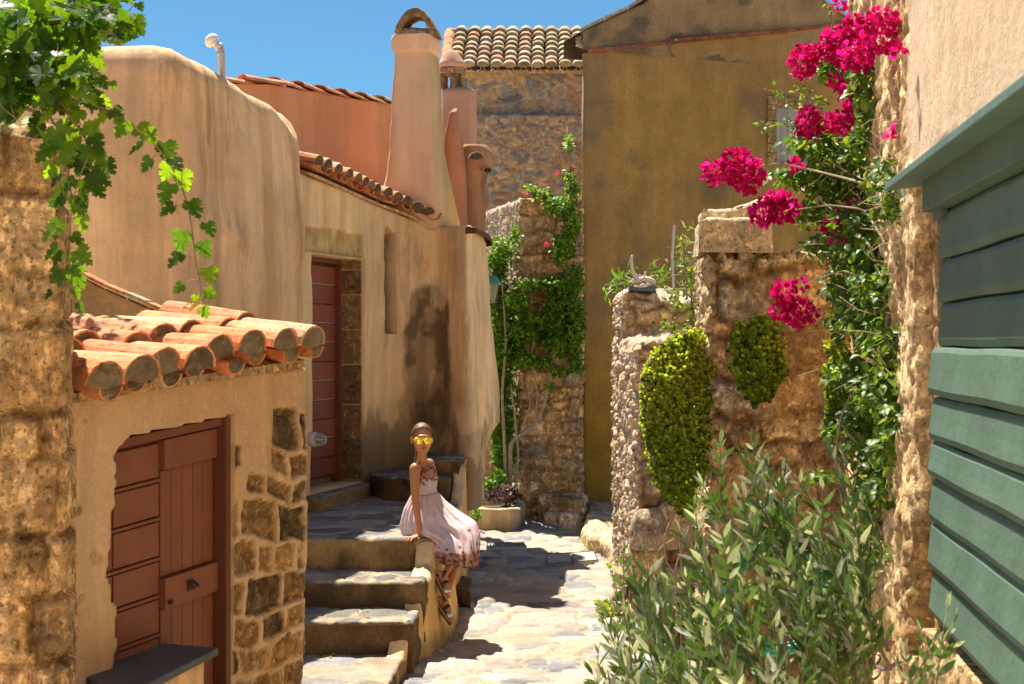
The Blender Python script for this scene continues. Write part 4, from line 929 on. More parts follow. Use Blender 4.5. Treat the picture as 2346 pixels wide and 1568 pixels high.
# ================================================================== staircase
st = thing('stone_staircase', 'worn stone steps and slate landing with a plastered side wall, where the girl sits', 'staircase', (-1.0, 9.2, 0))
lp = chaikin([(-.50, 8.98), (-.44, 9.6), (-.40, 10.3), (-.43, 11.1), (-.50, 11.5), (-1.1, 11.7), (-1.45, 10.8), (-1.62, 9.6), (-1.75, 8.98), (-1.2, 9.0)], 0, True)
block('landing', lp, .30, .655, f_step(141, C(.17, .195, .225), C(.36, .26, .13), .30), M_STEP, st, r=.03, res=.018, rings=50)
block('step', [(-.525, 8.53), (-.50, 9.1), (-1.8, 9.1), (-1.7, 8.6), (-1.1, 8.56)], .1, .455, f_step(143, C(.19, .20, .21), C(.20, .145, .08), .26), M_STEP, st, r=.03, res=.02, rings=24)
block('step', [(-.565, 8.13), (-.53, 8.7), (-1.8, 8.7), (-1.65, 8.15), (-1.0, 8.12)], -.02, .295, f_step(145, C(.22, .22, .22), C(.17, .125, .07), .26), M_STEP, st, r=.03, res=.02, rings=24)
block('step', [(-.66, 7.3), (-.60, 8.2), (-1.75, 8.2), (-1.55, 7.2), (-1.1, 7.1)], -.05, .105, f_step(147, C(.30, .28, .26), C(.3, .22, .14), .34), M_STEP, st, r=.02, res=.03, rings=24)
block('step', [(-.47, 11.42), (-.50, 11.1), (-.80, 11.02), (-1.02, 11.15), (-1.14, 11.45), (-1.1, 12.0), (-.47, 12.1)], .6, .835, f_step(149, C(.13, .15, .18), C(.16, .11, .06), .3), M_STEP, st, r=.02, res=.02, rings=20)
block('step', [(-.40, 11.5), (-.42, 11.25), (-.66, 11.30), (-.74, 11.55), (-.8, 12.2), (-.36, 12.3)], .8, .955, f_step(151, C(.15, .17, .19), C(.24, .17, .08), .3), M_STEP, st, r=.02, res=.02, rings=20)
# plastered side wall, lower beside the steps, higher round the landing
SW = Plan([(-.66, 7.75), (-.60, 8.1), (-.53, 8.6), (-.505, 8.97), (-.47, 9.3), (-.41, 9.9), (-.40, 10.5), (-.38, 10.9), (-.36, 11.3), (-.36, 12.1), (-.5, 12.7)], 1)
def zsw(q): y = SW.at(np.array([q]))[0, 1]; return float(np.interp(y, [7.75, 8.05, 8.2, 8.5, 8.62, 8.9, 8.99, 9.2, 11.0, 11.2, 11.3, 12.7], [.03, .12, .27, .30, .43, .46, .63, .64, .65, .80, .945, .945]))
def f_sw(s, t, p, n, h, c):
    z = p[..., 2]; zz_ = np.clip(.7-z, 0, .8); out = .13*zz_*sstep(8.2, 9.0, p[..., 1])*sstep(10.3, 9.5, p[..., 1])
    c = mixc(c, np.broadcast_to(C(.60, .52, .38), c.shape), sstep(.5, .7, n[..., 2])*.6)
    return h+out, c
# plan is walked away from the viewer, so the outward side is +X
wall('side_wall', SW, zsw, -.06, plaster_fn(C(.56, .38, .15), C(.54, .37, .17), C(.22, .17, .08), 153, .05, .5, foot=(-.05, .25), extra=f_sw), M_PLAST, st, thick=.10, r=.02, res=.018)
# small brick-coloured doorstep below the landing
o = block('stone_step', [(XU(1046, 10.2), 10.2), (XU(1078, 10.05), 10.05), (XU(1080, 10.6), 10.6), (XU(1050, 10.8), 10.8)], -.04, .14, f_rock([C(.13, .10, .09)], .015, 6, 0), M_STONE, r=.012, res=.015)
tag(o, 'small dark stone step against the staircase wall below the girl', 'step')

# ================================================================== right side: rubble wall with driftwood
ra = thing('rubble_wall', 'sunlit knobbly rubble wall with driftwood on top, nearest the big ochre house', 'wall', (.8, 10, 0))
def f_ra(seed):
    R = rubble_fn((.12, .055), .05, [C(.62, .52, .40), C(.56, .50, .44), C(.64, .56, .46), C(.34, .32, .32), C(.54, .42, .30), C(.48, .40, .33), C(.60, .47, .33)], C(.54, .45, .34), seed, .10); B = course_fn(.14, .22, .04, [C(.40, .30, .17), C(.34, .25, .15), C(.46, .35, .21), C(.36, .30, .24)], C(.26, .19, .11), seed+2, .02, dark=.35, wob=.08)
    def fn(s, t, p, n):
        k = sstep(-.35, -.6, n[..., 1])*sstep(.3, .0, n[..., 0]+.3*0) ; k = sstep(.55, .8, -n[..., 1]); a, b = R(s, t, p, n), B(s, t, p, n); return a[0]*(1-k)+b[0]*k, mixc(a[1], b[1], k)  # left faces use paler rubble, part of their sunlight put into the colour
    return fn
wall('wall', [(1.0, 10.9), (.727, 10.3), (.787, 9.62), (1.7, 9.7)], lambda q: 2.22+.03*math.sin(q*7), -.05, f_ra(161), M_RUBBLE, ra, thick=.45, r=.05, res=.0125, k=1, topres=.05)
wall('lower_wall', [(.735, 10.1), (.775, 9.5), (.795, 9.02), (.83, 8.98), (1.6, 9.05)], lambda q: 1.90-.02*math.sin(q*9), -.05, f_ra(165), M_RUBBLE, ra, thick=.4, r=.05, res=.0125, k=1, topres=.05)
# boulders low in the near wall
for i, (u, v, w_, h_) in enumerate(((1500, 1210, .30, .26), (1485, 1290, .26, .24), (1545, 1200, .25, .3), (1530, 1330, .3, .25))):
    Y = 8.95; o = block('boulder', [(XU(u, Y)+w_/2*math.cos(t), Y+.10*math.sin(t)) for t in (2*math.pi*i_/10 for i_ in range(10))], ZV(v, Y)-h_/2, ZV(v, Y)+h_/2, f_rock([C(.44, .36, .26), C(.36, .33, .29), C(.48, .38, .24)], .04, 6, i+1), M_STONE, ra, r=.09, res=.02)
# taller wall in front with the cap stones
rb = thing('stone_wall', 'shaded brown stone wall with big pale cap stones on top, right of the rubble wall', 'wall', (1.2, 7.2, 0))
def f_rb(s, t, p, n):
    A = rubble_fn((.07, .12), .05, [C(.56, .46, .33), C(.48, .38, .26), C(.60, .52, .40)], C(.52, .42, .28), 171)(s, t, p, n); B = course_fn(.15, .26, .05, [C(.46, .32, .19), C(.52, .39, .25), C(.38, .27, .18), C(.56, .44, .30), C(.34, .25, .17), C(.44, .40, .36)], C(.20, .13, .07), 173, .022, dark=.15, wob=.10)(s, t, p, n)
    k = sstep(.6, .85, -n[..., 1]); m = sstep(.47, .60, fbm(p, 2.2, 3, 174)); B = (B[0]*(1-m)+(fbm(p, 5, 4, 175)-.5)*.05*m, mixc(B[1], np.broadcast_to(C(.44, .31, .19), B[1].shape)*(.6+.8*fbm(p, 10, 4, 176))[..., None], m*.55))  # left face keeps the paler rubble, its palette raised to look sunlit
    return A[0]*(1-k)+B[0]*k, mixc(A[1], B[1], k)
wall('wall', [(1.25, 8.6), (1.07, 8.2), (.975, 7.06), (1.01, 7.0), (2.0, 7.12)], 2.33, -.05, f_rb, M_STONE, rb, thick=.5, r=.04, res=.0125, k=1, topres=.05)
block('cap_stone', [(.905, 6.88), (1.27, 6.94), (1.30, 7.35), (.95, 7.4)], 2.335, 2.505, f_rock([C(.58, .52, .44)], .02, 6, 0), M_STONE, rb, r=.03, res=.015)
block('cap_stone', [(.93, 7.0), (1.12, 7.02), (1.13, 7.3), (.95, 7.28)], 2.506, 2.56, f_rock([C(.62, .55, .44)], .02, 6, 0), M_STONE, rb, r=.03, res=.015)
block('cap_stone', [(1.10, 7.05), (1.40, 7.1), (1.42, 7.4), (1.12, 7.4)], 2.508, 2.62, f_rock([C(.60, .54, .46)], .03, 5, 0), M_STONE, rb, r=.04, res=.015, ztopfn=lambda x, y: (x-1.25)*.3)

# ================================================================== right house with the green shutter
rh = thing('stone_house', 'rough tan stone and plaster house at the right edge with a green board shutter', 'house', (1.45, 5, 0))
RP = Plan([(2.6, 7.4), (1.66, 6.75), (1.585, 6.6), (1.49, 6.0), (1.40, 5.2), (1.306, 4.42), (1.20, 3.55), (1.0, 1.9), (.95, 1.2), (.95, -3.2)], 1)  # last stretch, unseen behind the viewer, added for warm bounce
so = RP.s_of_u(2142)
def f_rh(s, t, p, n):
    z = p[..., 2]; y = p[..., 1]
    R = course_fn(.24, .30, .05, [C(.58, .43, .25), C(.50, .36, .2), C(.62, .48, .30), C(.46, .34, .2)], C(.52, .38, .2), 181, .03, dark=.25, wob=.12)(s, t, p, n)
    q = p*np.array([1, 1, .28]); rg_ = 1-np.abs(fbm(q, 9, 5, 182, .6)-.5)*5
    h = (fbm(p*np.array([1, 1, .5]), 2.2, 3, 186)-.5)*.16+np.clip(rg_, -1, 1)*.022+(fbm(p, 22, 4, 187, .65)-.5)*.05; gold = fbm(q, 12, 5, 188, .6)
    c = mixc(np.broadcast_to(C(.44, .30, .17), h.shape+(3,)), np.broadcast_to(C(.72, .58, .40), h.shape+(3,)), sstep(.36, .58, gold)); c = mixc(c, R[1], sstep(.5, .6, fbm(p, 2.0, 3, 189))*.6)
    c = c*(.75+.5*fbm(p, 30, 3, 190))[..., None]
    sm = plaster_fn(C(.66, .55, .47), C(.64, .53, .44), C(.45, .33, .2), 183, .02, .2)(s, t, p, n)
    edge = 4.75+.12*np.sin(z*5)+(fbm(p, 2, 3, 184)-.5)*.5
    k = sstep(.06, -.06, y-edge)*sstep(2.40, 2.50, z); h = h*(1-k)+(sm[0]+.02)*k; c = mixc(c, sm[1], k)
    # dressed jamb beside the shutter
    j = (s > so-.16) & (s < so) & (z > .9) & (z < 2.42)
    J = course_fn(.42, .5, .02, [C(.44, .31, .17), C(.38, .26, .15)], C(.3, .2, .1), 185, .01)(s, t, p, n)
    h = np.where(j, J[0]-.02, h); c = np.where(j[..., None], J[1], c)
    ins = (s > so) & (z > 1.02) & (z < 2.36); h = np.where(ins, -.10, h); c = np.where(ins[..., None], C(.3, .25, .18), c)
    return h, np.concatenate([c, (1-.85*k)[..., None]], -1)
wall('wall', RP, lambda q: 4.2, -.05, f_rh, M_STONE, rh, thick=.5, r=.04, res=.014, resz=.016, ex_s=(so,), ex_z=(1.02, 2.36), topres=.1)
def orh(s, z, d): xy = RP.at(np.array([s]))[0]; n = np.array([-.9925, .118]); return np.array([xy[0]+n[0]*d, xy[1]+n[1]*d, z])
GR = C(.10, .168, .122)
shutter = thing('x', '', '', (0, 0, 0)); bpy.data.objects.remove(shutter)
mb = MB(); rg = random.Random(14)
send = RP.s_of_u(2600) if False else so+1.75
zb = [1.06, 1.205, 1.35, 1.485, 1.60, 1.735, 1.885, 2.02, 2.15, 2.30]
shb = []
def board(z0, z1, proud, s0, bulge=.0, name='board', parent=None, tilt=.02):
    n = 14; mb = MB(); R = []
    for i in range(n+1):
        s_ = s0+(send-s0)*i/n; w1 = .0016*math.sin(i*.9+z0*30); w2 = .0014*math.sin(i*1.1+z1*20)
        d0, d1 = proud, proud-.0
        R.append([orh(s_, z0+w1, -.03), orh(s_, z0+w1, d0+tilt), orh(s_, z0+.02+w1, d0+tilt+.005+bulge*.3), orh(s_, (z0+z1)/2, d0+bulge+tilt*.6), orh(s_, z1-.015+w2, d0+bulge*.3), orh(s_, z1+w2, d0-.008), orh(s_, z1+w2, -.03)])
    mb.loft(R, GR*rg.uniform(.93, 1.07)); return mb.build(name, M_GREEN, parent, smooth=False, bevel=.003)
shroot = MB(); V = [orh(so+.002, 1.03, -.098), orh(send, 1.03, -.098), orh(send, 1.03, -.045), orh(so+.002, 1.03, -.045)]
shroot.hexa(V, [q+np.array([0, 0, 1.32]) for q in V], GR*.45); shroot = shroot.build('shutter', M_GREEN, rh)
for i in range(len(zb)-1):
    low = zb[i] < 1.86
    board(zb[i]+.003, zb[i+1]-.003, (.006+.003*(i % 2) if low else -.014), so-(.010+.014*rg.random() if low else -.012), .002 if low else .001, 'board', shroot, .006 if low else .003)
# beam and hood over the shutter
mb = MB(); V = [orh(so-.02, 2.30, -.05), orh(send, 2.30, -.05), orh(send, 2.30, .035), orh(so-.02, 2.30, .035)]; mb.hexa(V, [q+np.array([0, 0, .10]) for q in V], GR*.9); mb.build('lintel_board', M_GREEN, rh, bevel=.004)
mb = MB()
hz = 2.40
V = [orh(so-.19, hz, -.02), orh(send, hz, -.02), orh(send, hz-.015, .125), orh(so-.19, hz-.015, .125)]
mb.hexa(V, [q+np.array([0, 0, .024]) for q in V], C(.12, .20, .17)); mb.build('hood', M_GREEN, rh, bevel=.003)
mb = MB(); q = orh(so+.09, 2.285, .0); mb.box(q, np.array([.012, 0, 0]), np.array([0, .04, 0]), np.array([0, 0, .018]), C(.10, .14, .12)); mb.build('catch', M_GREEN, shroot, bevel=.003)
# flaky vertical render on the corner above
# ================================================================== path fittings
def flat_on_path(u0, v0, u1, v1): pass
def gpt(u, v, z=0.0): Y = (EYE-z)*F/(v-CY); return np.array([XU(u, Y), Y, z])
mb = MB(); q = [gpt(1115, 1254, .03), gpt(1207, 1252, .03), gpt(1200, 1243, .03), gpt(1112, 1245, .03)]
mb.hexa([p-np.array([0, 0, .05]) for p in q], q, C(.16, .13, .11)); dg = tag(mb.build('drain_grate', M_GREY, base=q[0]), 'dark slotted drain grate set in the lane in front of the planter', 'drain grate')
mb = MB()
for i in range(14):
    a = q[0]+(q[1]-q[0])*(i+.25)/14; b = q[3]+(q[2]-q[3])*(i+.25)/14; w_ = (q[1]-q[0])/14*.5
    mb.hexa([a+[0, 0, .001], a+w_+[0, 0, .001], b+w_+[0, 0, .001], b+[0, 0, .001]], [a+[0, 0, .006], a+w_+[0, 0, .006], b+w_+[0, 0, .006], b+[0, 0, .006]], C(.10, .08, .07))
mb.build('bars', surf_mat('iron', (20, .8, 1.2), None, bump=None, rough=.6), dg)
hq = [gpt(1253, 1292, .018), gpt(1370, 1283, .018), gpt(1361, 1263, .018), gpt(1252, 1270, .018)]
hatch = thing('utility_hatch', 'rectangular two-leaf paved hatch cover in the lane half in shadow', 'hatch', hq[0])
for i in (0, 1):
    mb = MB(); a, b = (0, .5) if i == 0 else (.51, 1); k = [hq[0]+(hq[1]-hq[0])*a, hq[0]+(hq[1]-hq[0])*b, hq[3]+(hq[2]-hq[3])*b, hq[3]+(hq[2]-hq[3])*a]
    cen = sum(k)/4; kk = [cen+(p-cen)*.93 for p in k]; mb.hexa([p-np.array([0, 0, .04]) for p in kk], kk, C(.44, .39, .33)); mb.build('cover', M_PATH, hatch)
mb = MB(); cen = sum(hq)/4
for i in range(4): mb.tube([hq[i], hq[(i+1) % 4]], .0045, 5, C(.12, .10, .09))
mb.tube([(hq[0]+hq[1])/2, (hq[2]+hq[3])/2], .0045, 5, C(.12, .10, .09)); mb.build('frame', MATS['iron'], hatch)
# lantern on the house corner
LY = 13.0
lan = thing('lantern', 'green-topped glass wall lantern at the corner of the ochre house', 'lantern', P(1125, 660, LY))
lc = lambda v, w_, Y=LY, u=1127: ring4([P(u, v, Y)+np.array([sx*w_, sy*w_, 0]) for sx, sy in ((-1, -1), (1, -1), (1, 1), (-1, 1))], per=2)
mb = MB(); mb.loft([lc(654, .082), lc(650, .085), lc(636, .050), lc(632, .03)], C(.10, .30, .24)); mb.build('roof', surf_mat('lantern_green', (20, .8, 1.2), (90, .8, 1.2), bump=None, rough=.5), lan)
mb = MB()
for sx, sy in ((-1, -1), (1, -1), (1, 1), (-1, 1)):
    mb.tube([P(1127, 654, LY)+np.array([sx*.062, sy*.062, 0]), P(1127, 697, LY)+np.array([sx*.030, sy*.030, 0])], .006, 5, C(.05, .06, .05))
mb.loft([lc(696, .034), lc(702, .028)], C(.05, .06, .05)); mb.tube([P(1127, 690, LY)+np.array([0, .0, 0]), P(1112, 690, LY+.02), P(1106, 660, LY+.05)], .008, 6, C(.05, .06, .05)); mb.build('cage', MATS['iron'], lan)
mb = MB(); mb.loft([lc(654, .056), lc(695, .027)], C(.5, .5, .45)); mb.build('glass', plain('lamp_glass', (.75, .78, .72), .15, Transmission_Weight=.75, IOR=1.2), lan)
# bulkhead lamp beside the narrow door
bl = thing('wall_lamp', 'round grey bulkhead lamp with glass bulb cover beside the narrow red door', 'wall lamp', P(722, 1007, 10.05))
q = P(722, 1007, 10.12); axl = Vector((.93, -.36, 0)); mb = MB(); mb.lathe([(.052, -.04), (.055, .0), (.050, .012), (.044, .018), (.001, .02)], q, 20, C(.55, .52, .46), axl); mb.build('base', M_GREY, bl, smooth=True)
mb = MB(); mb.lathe([(.040, .012), (.041, .03), (.038, .055), (.028, .075), (.012, .084), (.001, .086)], q, 20, C(.5, .5, .5), axl); mb.build('glass', plain('bulb_glass', (.35, .40, .40), .08, Transmission_Weight=.5, IOR=1.4), bl, smooth=True)
mb = MB()
for k in range(4):
    a = math.pi*k/4; u_ = axl.orthogonal().normalized(); w2 = axl.cross(u_); dd = u_*math.cos(a)+w2*math.sin(a); qq = Vector(q)
    mb.tube([qq+dd*.045+axl*.01, qq+dd*.044+axl*.05, qq+dd*.028+axl*.082, qq+axl*.09, qq-dd*.028+axl*.082, qq-dd*.044+axl*.05, qq-dd*.045+axl*.01], .0025, 5, C(.3, .3, .28))
mb.build('cage', M_GREY, bl)

# unseen house added behind the viewer to bounce warm sunlight into the lane
bounce_house = thing('plaster_house', 'unseen plaster house added behind the viewer to bounce warm light', 'house', (0, -4, 0))
wall('wall', [(4.0, -3.6), (-4.2, -3.4)], 6.0, -.05, plaster_fn(C(.62, .42, .24), C(.6, .42, .26), seed=301), M_PLAST, bounce_house, thick=.5, r=.05, res=.12)
bpy.data.objects.remove(bounce_house.children[0]) if False else None
# ================================================================== VEGETATION
def unit(a): return a/np.maximum(np.linalg.norm(a, axis=-1, keepdims=True), 1e-9)
def T_oval(w=.32, fold=.10, droop=.08, pt=.7):
    V = [(0, .5, 0), (0, 0, 0), (-w*.8, .25, fold*.8), (-w, .5, fold), (-w*pt, .78, fold*.6-droop), (0, 1, -droop*2), (w*pt, .78, fold*.6-droop), (w, .5, fold), (w*.8, .25, fold*.8)]
    return np.array(V), np.array([(0, i, i % 8+1) for i in range(1, 9)])
def T_thin(w=.095):
    V = [(0, .45, 0), (0, 0, 0), (-w, .3, .02), (-w*.9, .62, .015), (0, 1, -.03), (w*.9, .62, .015), (w, .3, .02)]
    return np.array(V), np.array([(0, i, i % 6+1) for i in range(1, 7)])
def T_grape():
    # outline of a five-lobed toothed leaf; the stalk joins in the notch at the base
    o = [(0, 0), (-.12, -.10), (-.26, -.14), (-.34, -.04), (-.46, -.02), (-.44, .10), (-.54, .18), (-.44, .24), (-.50, .34), (-.36, .36), (-.22, .34), (-.30, .46), (-.40, .56), (-.30, .60), (-.30, .70), (-.18, .70), (-.10, .62),
         (-.12, .76), (-.18, .84), (-.07, .86), (0, 1.0)]
    o = o+[(-x, y) for x, y in o[1:-1][::-1]]
    V = [(0, .30, -.03)]+[(x, y, .12*abs(x)-.22*y*y*.5+.03*math.sin(9*x+7*y)) for x, y in o]; n = len(o)
    return np.array(V), np.array([(0, i, i % n+1) for i in range(1, n+1)])
def T_round():
    V = [(0, .5, .04), (0, 0, 0), (-.3, .2, .05), (-.42, .55, .08), (-.25, .9, .03), (.0, 1.0, -.02), (.25, .9, .03), (.42, .55, .08), (.3, .2, .05)]
    return np.array(V), np.array([(0, i, i % 8+1) for i in range(1, 9)])
def leaf_mesh(name, Cn, D, U, S, T, col, mat, parent=None, kind=None, smooth=True, base=None):
    Cn, D, U, S, col = map(np.asarray, (Cn, D, U, S, col)); V, Fc = T; D = unit(D); X = unit(np.cross(D, U)); Z = np.cross(X, D)
    W = Cn[:, None]+(X[:, None]*V[None, :, :1]+D[:, None]*V[None, :, 1:2]+Z[:, None]*V[None, :, 2:])*S[:, None, None]
    n, k = len(Cn), len(V); f = (Fc[None]+np.arange(n)[:, None, None]*k).reshape(-1, 3)
    c = np.repeat(col, k, 0)
    o = put(name, new_mesh(name, W.reshape(-1, 3), f, c, smooth), mat, parent, base)
    return o
RS = np.random.RandomState(7)
def rdir(n): return unit(RS.normal(size=(n, 3)))
def palette(n, pal, var=.25):
    p = np.array(pal)[RS.randint(len(pal), size=n)]; return p*(1-var+2*var*RS.rand(n, 1))
def curve(pts, n=24):
    pts = np.array(pts, float); t = np.linspace(0, len(pts)-1, n); out = np.stack([np.interp(t, np.arange(len(pts)), pts[:, i]) for i in range(3)], -1)
    for _ in range(3): out[1:-1] = (out[:-2]+2*out[1:-1]+out[2:])/4
    return out
def blob_pts(blobs, dens, Yf, dy=.15):
    """leaf positions in a set of ellipsoids given in (u, v, ru, rv); depth from Yf(u)"""
    P_ = []; O_ = []
    for b in blobs:
        u, v, ru, rv = b[:4]; k = b[4] if len(b) > 4 else 1.0; Y = Yf(u); sc = Y/F
        n = int(dens*k*ru*rv*sc*sc*3.14); d = rdir(n)*(RS.rand(n, 1)**.45)
        c = P(u, v, Y); p = c+d*np.array([ru*sc, dy, rv*sc]); P_.append(p); O_.append(d)
    return np.vstack(P_), np.vstack(O_)
# ---------------- grape vine on the left wall
def Ymix(a, b): return a+(b-a)*RS.rand()
vine = thing('grape_vine', 'grape vine with backlit lobed leaves hanging over the ashlar wall at top left', 'vine', (-1.7, 4.9, 0))
GV = [C(.05, .13, .012), C(.08, .19, .015), C(.04, .10, .012), C(.13, .26, .02), C(.06, .15, .02)]
strands = [
    ([(20, 190, 4.6), (120, 205, 4.6), (200, 232, 4.55), (262, 262, 4.5), (320, 300, 4.5), (368, 345, 4.5), (398, 390, 4.5), (425, 450, 4.5), (440, 520, 4.5), (448, 600, 4.5), (462, 660, 4.5), (455, 700, 4.5)], 30),
    ([(90, 230, 4.6), (135, 300, 4.6), (155, 380, 4.6), (165, 460, 4.6), (160, 540, 4.6), (158, 620, 4.6), (150, 690, 4.6)], 32),
    ([(120, 200, 4.55), (170, 280, 4.5), (210, 340, 4.5), (185, 400, 4.5), (170, 450, 4.5)], 14),
    ([(10, 60, 4.6), (100, 60, 4.6), (190, 90, 4.6), (270, 60, 4.6), (300, 20, 4.6)], 26),
    ([(0, 150, 4.6), (80, 130, 4.6), (160, 150, 4.6), (230, 180, 4.6)], 22),
    ([(0, 10, 4.6), (120, 5, 4.7), (240, -10, 4.7), (290, -20, 4.7)], 20)]
mb = MB(); Cn = []; Dn = []; Un = []; Sn = []
for pts, n in strands:
    c = curve([P(*p) for p in pts], 60); mb.tube(c, list(np.linspace(.0045, .0016, 60)), 6, C(.30, .22, .10))
    for i in range(n):
        t = int((i+.5)/n*59); q = c[t]; side = 1 if i % 2 else -1; tip = t > 50
        st = q+np.array([side*RS.uniform(.015, .045), RS.uniform(-.05, .03), RS.uniform(-.02, .02)])
        mb.tube([q, (q+st)/2+np.array([0, 0, .008]), st], .0013, 4, C(.35, .25, .08))
        Cn.append(st); Dn.append(np.array([side*RS.uniform(.1, .9), RS.uniform(-.35, .2), -RS.uniform(.4, 1.0)])); Un.append(np.array([RS.uniform(-.5, .5), -1+RS.uniform(-.3, .5), RS.uniform(.1, .9)])); Sn.append(RS.uniform(.052, .082)*(.6 if tip else 1))
# dense heads near and far
for (u, v, ru, rv, Y, n, s_) in ((30, 60, 70, 70, 4.5, 46, .085), (60, 150, 80, 70, 4.5, 52, .085), (150, 60, 70, 55, 4.6, 30, .08), (240, 30, 60, 35, 4.6, 16, .07), (150, 190, 60, 50, 4.5, 30, .085), (20, 210, 40, 40, 4.45, 20, .09),
                                 (40, 40, 90, 60, 6.3, 60, .085), (120, 110, 60, 60, 6.4, 34, .085), (190, 140, 40, 50, 6.5, 16, .08), (10, 140, 60, 60, 5.6, 34, .085), (160, 330, 30, 35, 4.5, 9, .07), (185, 360, 40, 30, 4.5, 10, .07)):
    for i in range(n):
        a = rdir(1)[0]*RS.rand()**.4; sc = Y/F; q = P(u, v, Y)+a*np.array([ru*sc, .28, rv*sc])
        Cn.append(q); Dn.append(np.array([RS.uniform(-1, 1), RS.uniform(-.6, .4), RS.uniform(-1, .15)])); Un.append(np.array([RS.uniform(-.7, .7), -RS.uniform(.1, 1), RS.uniform(-.1, 1)])); Sn.append(s_*RS.uniform(.7, 1.15))
# the part of the canopy over the porch that drops its shade on the tiles
for i in range(46):
    q = np.array([-2.15+RS.uniform(-.28, .22), 6.55+RS.uniform(-.35, .35), 2.95+RS.uniform(-.2, .35)]); Cn.append(q); Dn.append(rdir(1)[0]); Un.append(np.array([RS.uniform(-.6, .6), RS.uniform(-.9, .4), 1])); Sn.append(RS.uniform(.06, .09))
n = len(Cn); leaf_mesh('leaves', Cn, Dn, Un, Sn, T_grape(), palette(n, GV, .3), M_VINE, vine)
for p in ([(-2.05, 5.5, 0), (-2.1, 5.5, 1.5), (-2.0, 5.4, 2.6), (-1.8, 4.9, 2.75), (-1.7, 4.6, 2.72)], [(-2.0, 5.4, 2.6), (-2.1, 6.0, 2.9), (-2.15, 6.6, 2.95)], [(-2.1, 5.5, 2.4), (-1.9, 4.7, 2.8), (-1.5, 4.6, 2.75)], [(-1.95, 5.2, 2.65), (-1.6, 4.6, 2.9), (-1.3, 4.6, 2.98)]):
    mb.tube(curve(p, 20), list(np.linspace(.016, .006, 20)), 8, C(.22, .15, .09))
for i in range(26):
    q = Cn[RS.randint(60, len(Cn)-60)]; e = q+rdir(1)[0]*.14; mb.tube([q, (q+e)/2+rdir(1)[0]*.02, e], .0016, 4, C(.30, .2, .09))
mb.build('stems', M_BARK, vine, smooth=True)
# withered tendril at the end of the long strand
mb = MB()
for k in range(7):
    c = curve([P(458, 690, 4.5), P(440+RS.uniform(-12, 12), 700+RS.uniform(-10, 10), 4.5), P(425+RS.uniform(-10, 20), 712+RS.uniform(-10, 10), 4.5)], 8); mb.tube(c, .0022, 5, C(.55, .42, .08))
mb.build('tendril', M_BARK, vine)

# ---------------- bougainvillea on the corner of the right house
def Yb(u): return float(np.clip(.782/max((u-1173)/3258-.119, .08)-.30, 4.75, 6.15))
bg_ = thing('bougainvillea', 'big bougainvillea with crimson blossoms cascading down the corner of the right house', 'climbing shrub', (1.42, 6.1, 0))
GB = [C(.075, .16, .018), C(.10, .21, .025), C(.055, .12, .015), C(.15, .26, .035), C(.20, .28, .05), C(.065, .14, .02)]
blobs = [(1890, 140, 30, 40), (1990, 180, 50, 60), (1925, 165, 50, 35), (2000, 250, 45, 50), (1930, 340, 95, 45), (1990, 330, 60, 55), (1830, 330, 40, 30, .7), (1800, 400, 45, 25, .8), (1860, 400, 70, 40), (1950, 420, 100, 60), (2030, 400, 40, 50),
         (1880, 480, 60, 40), (1985, 500, 85, 55), (2040, 470, 35, 50), (1900, 560, 55, 45), (1980, 590, 80, 60), (2010, 660, 60, 60), (1930, 650, 50, 50), (1990, 740, 70, 60), (1930, 730, 35, 50), (2020, 790, 50, 60), (1975, 850, 65, 60), (2030, 880, 45, 60), (1990, 950, 60, 60), (2040, 960, 30, 50),
         (2000, 1050, 48, 60), (2030, 1030, 35, 50), (1990, 1120, 40, 45), (1880, 1088, 38, 18, 1.0), (2005, 1190, 30, 50, .8), (2015, 1260, 25, 45, .8), (1915, 860, 28, 40, .9), (1905, 990, 25, 35, .7), (1870, 320, 50, 30, .7)]
blobs += [(1995, 620, 55, 60), (1975, 700, 55, 55), (2010, 900, 50, 70), (1975, 1000, 48, 60), (2015, 1120, 38, 60), (1990, 560, 60, 50)]
p, d = blob_pts(blobs, 6200, Yb, .17); n = len(p)
leaf_mesh('leaves', p, np.c_[RS.normal(size=(n, 2))*.7, -RS.rand(n)*1.1+.15], np.c_[d[:, 0]*.6+RS.normal(size=n)*.4, -.6+RS.normal(size=n)*.5, .5+RS.rand(n)], RS.uniform(.030, .052, n), T_oval(.30), palette(n, GB, .3), M_LEAF, bg_)
# young light sprays at the left
GY = [C(.16, .26, .04), C(.20, .30, .06), C(.12, .22, .03)]
sp = []; mb = MB()
def spray(pts, r0, r1, colr, n=30): c = curve([P(*q) for q in pts], n); mb.tube(c, list(np.linspace(r0, r1, n)), 6, colr); return c
TW = C(.42, .34, .22)
for pts, k in (([(1880, 290, 6.1), (1840, 262, 6.0), (1800, 222, 5.95), (1762, 202, 5.9)], 34), ([(1900, 300, 6.1), (1850, 290, 6.0), (1790, 290, 5.9), (1722, 285, 5.85)], 26), ([(1900, 240, 6.1), (1860, 215, 6.0), (1830, 208, 6.0)], 22), ([(1900, 350, 6.1), (1850, 310, 6.0), (1800, 268, 5.95)], 24), ([(1930, 70, 6.1), (1905, 40, 6.1), (1900, 5, 6.1)], 14)):
    c = spray(pts, .003, .0012, C(.2, .26, .06))
    for i in range(k): q = c[RS.randint(2, 30)]; sp.append(q+rdir(1)[0]*.018)
n = len(sp); leaf_mesh('young_leaves', sp, rdir(n)+np.array([-.3, -.2, -.1]), rdir(n)+np.array([0, -.6, 1]), RS.uniform(.02, .036, n), T_oval(.32), palette(n, GY, .2), M_LEAF, bg_)
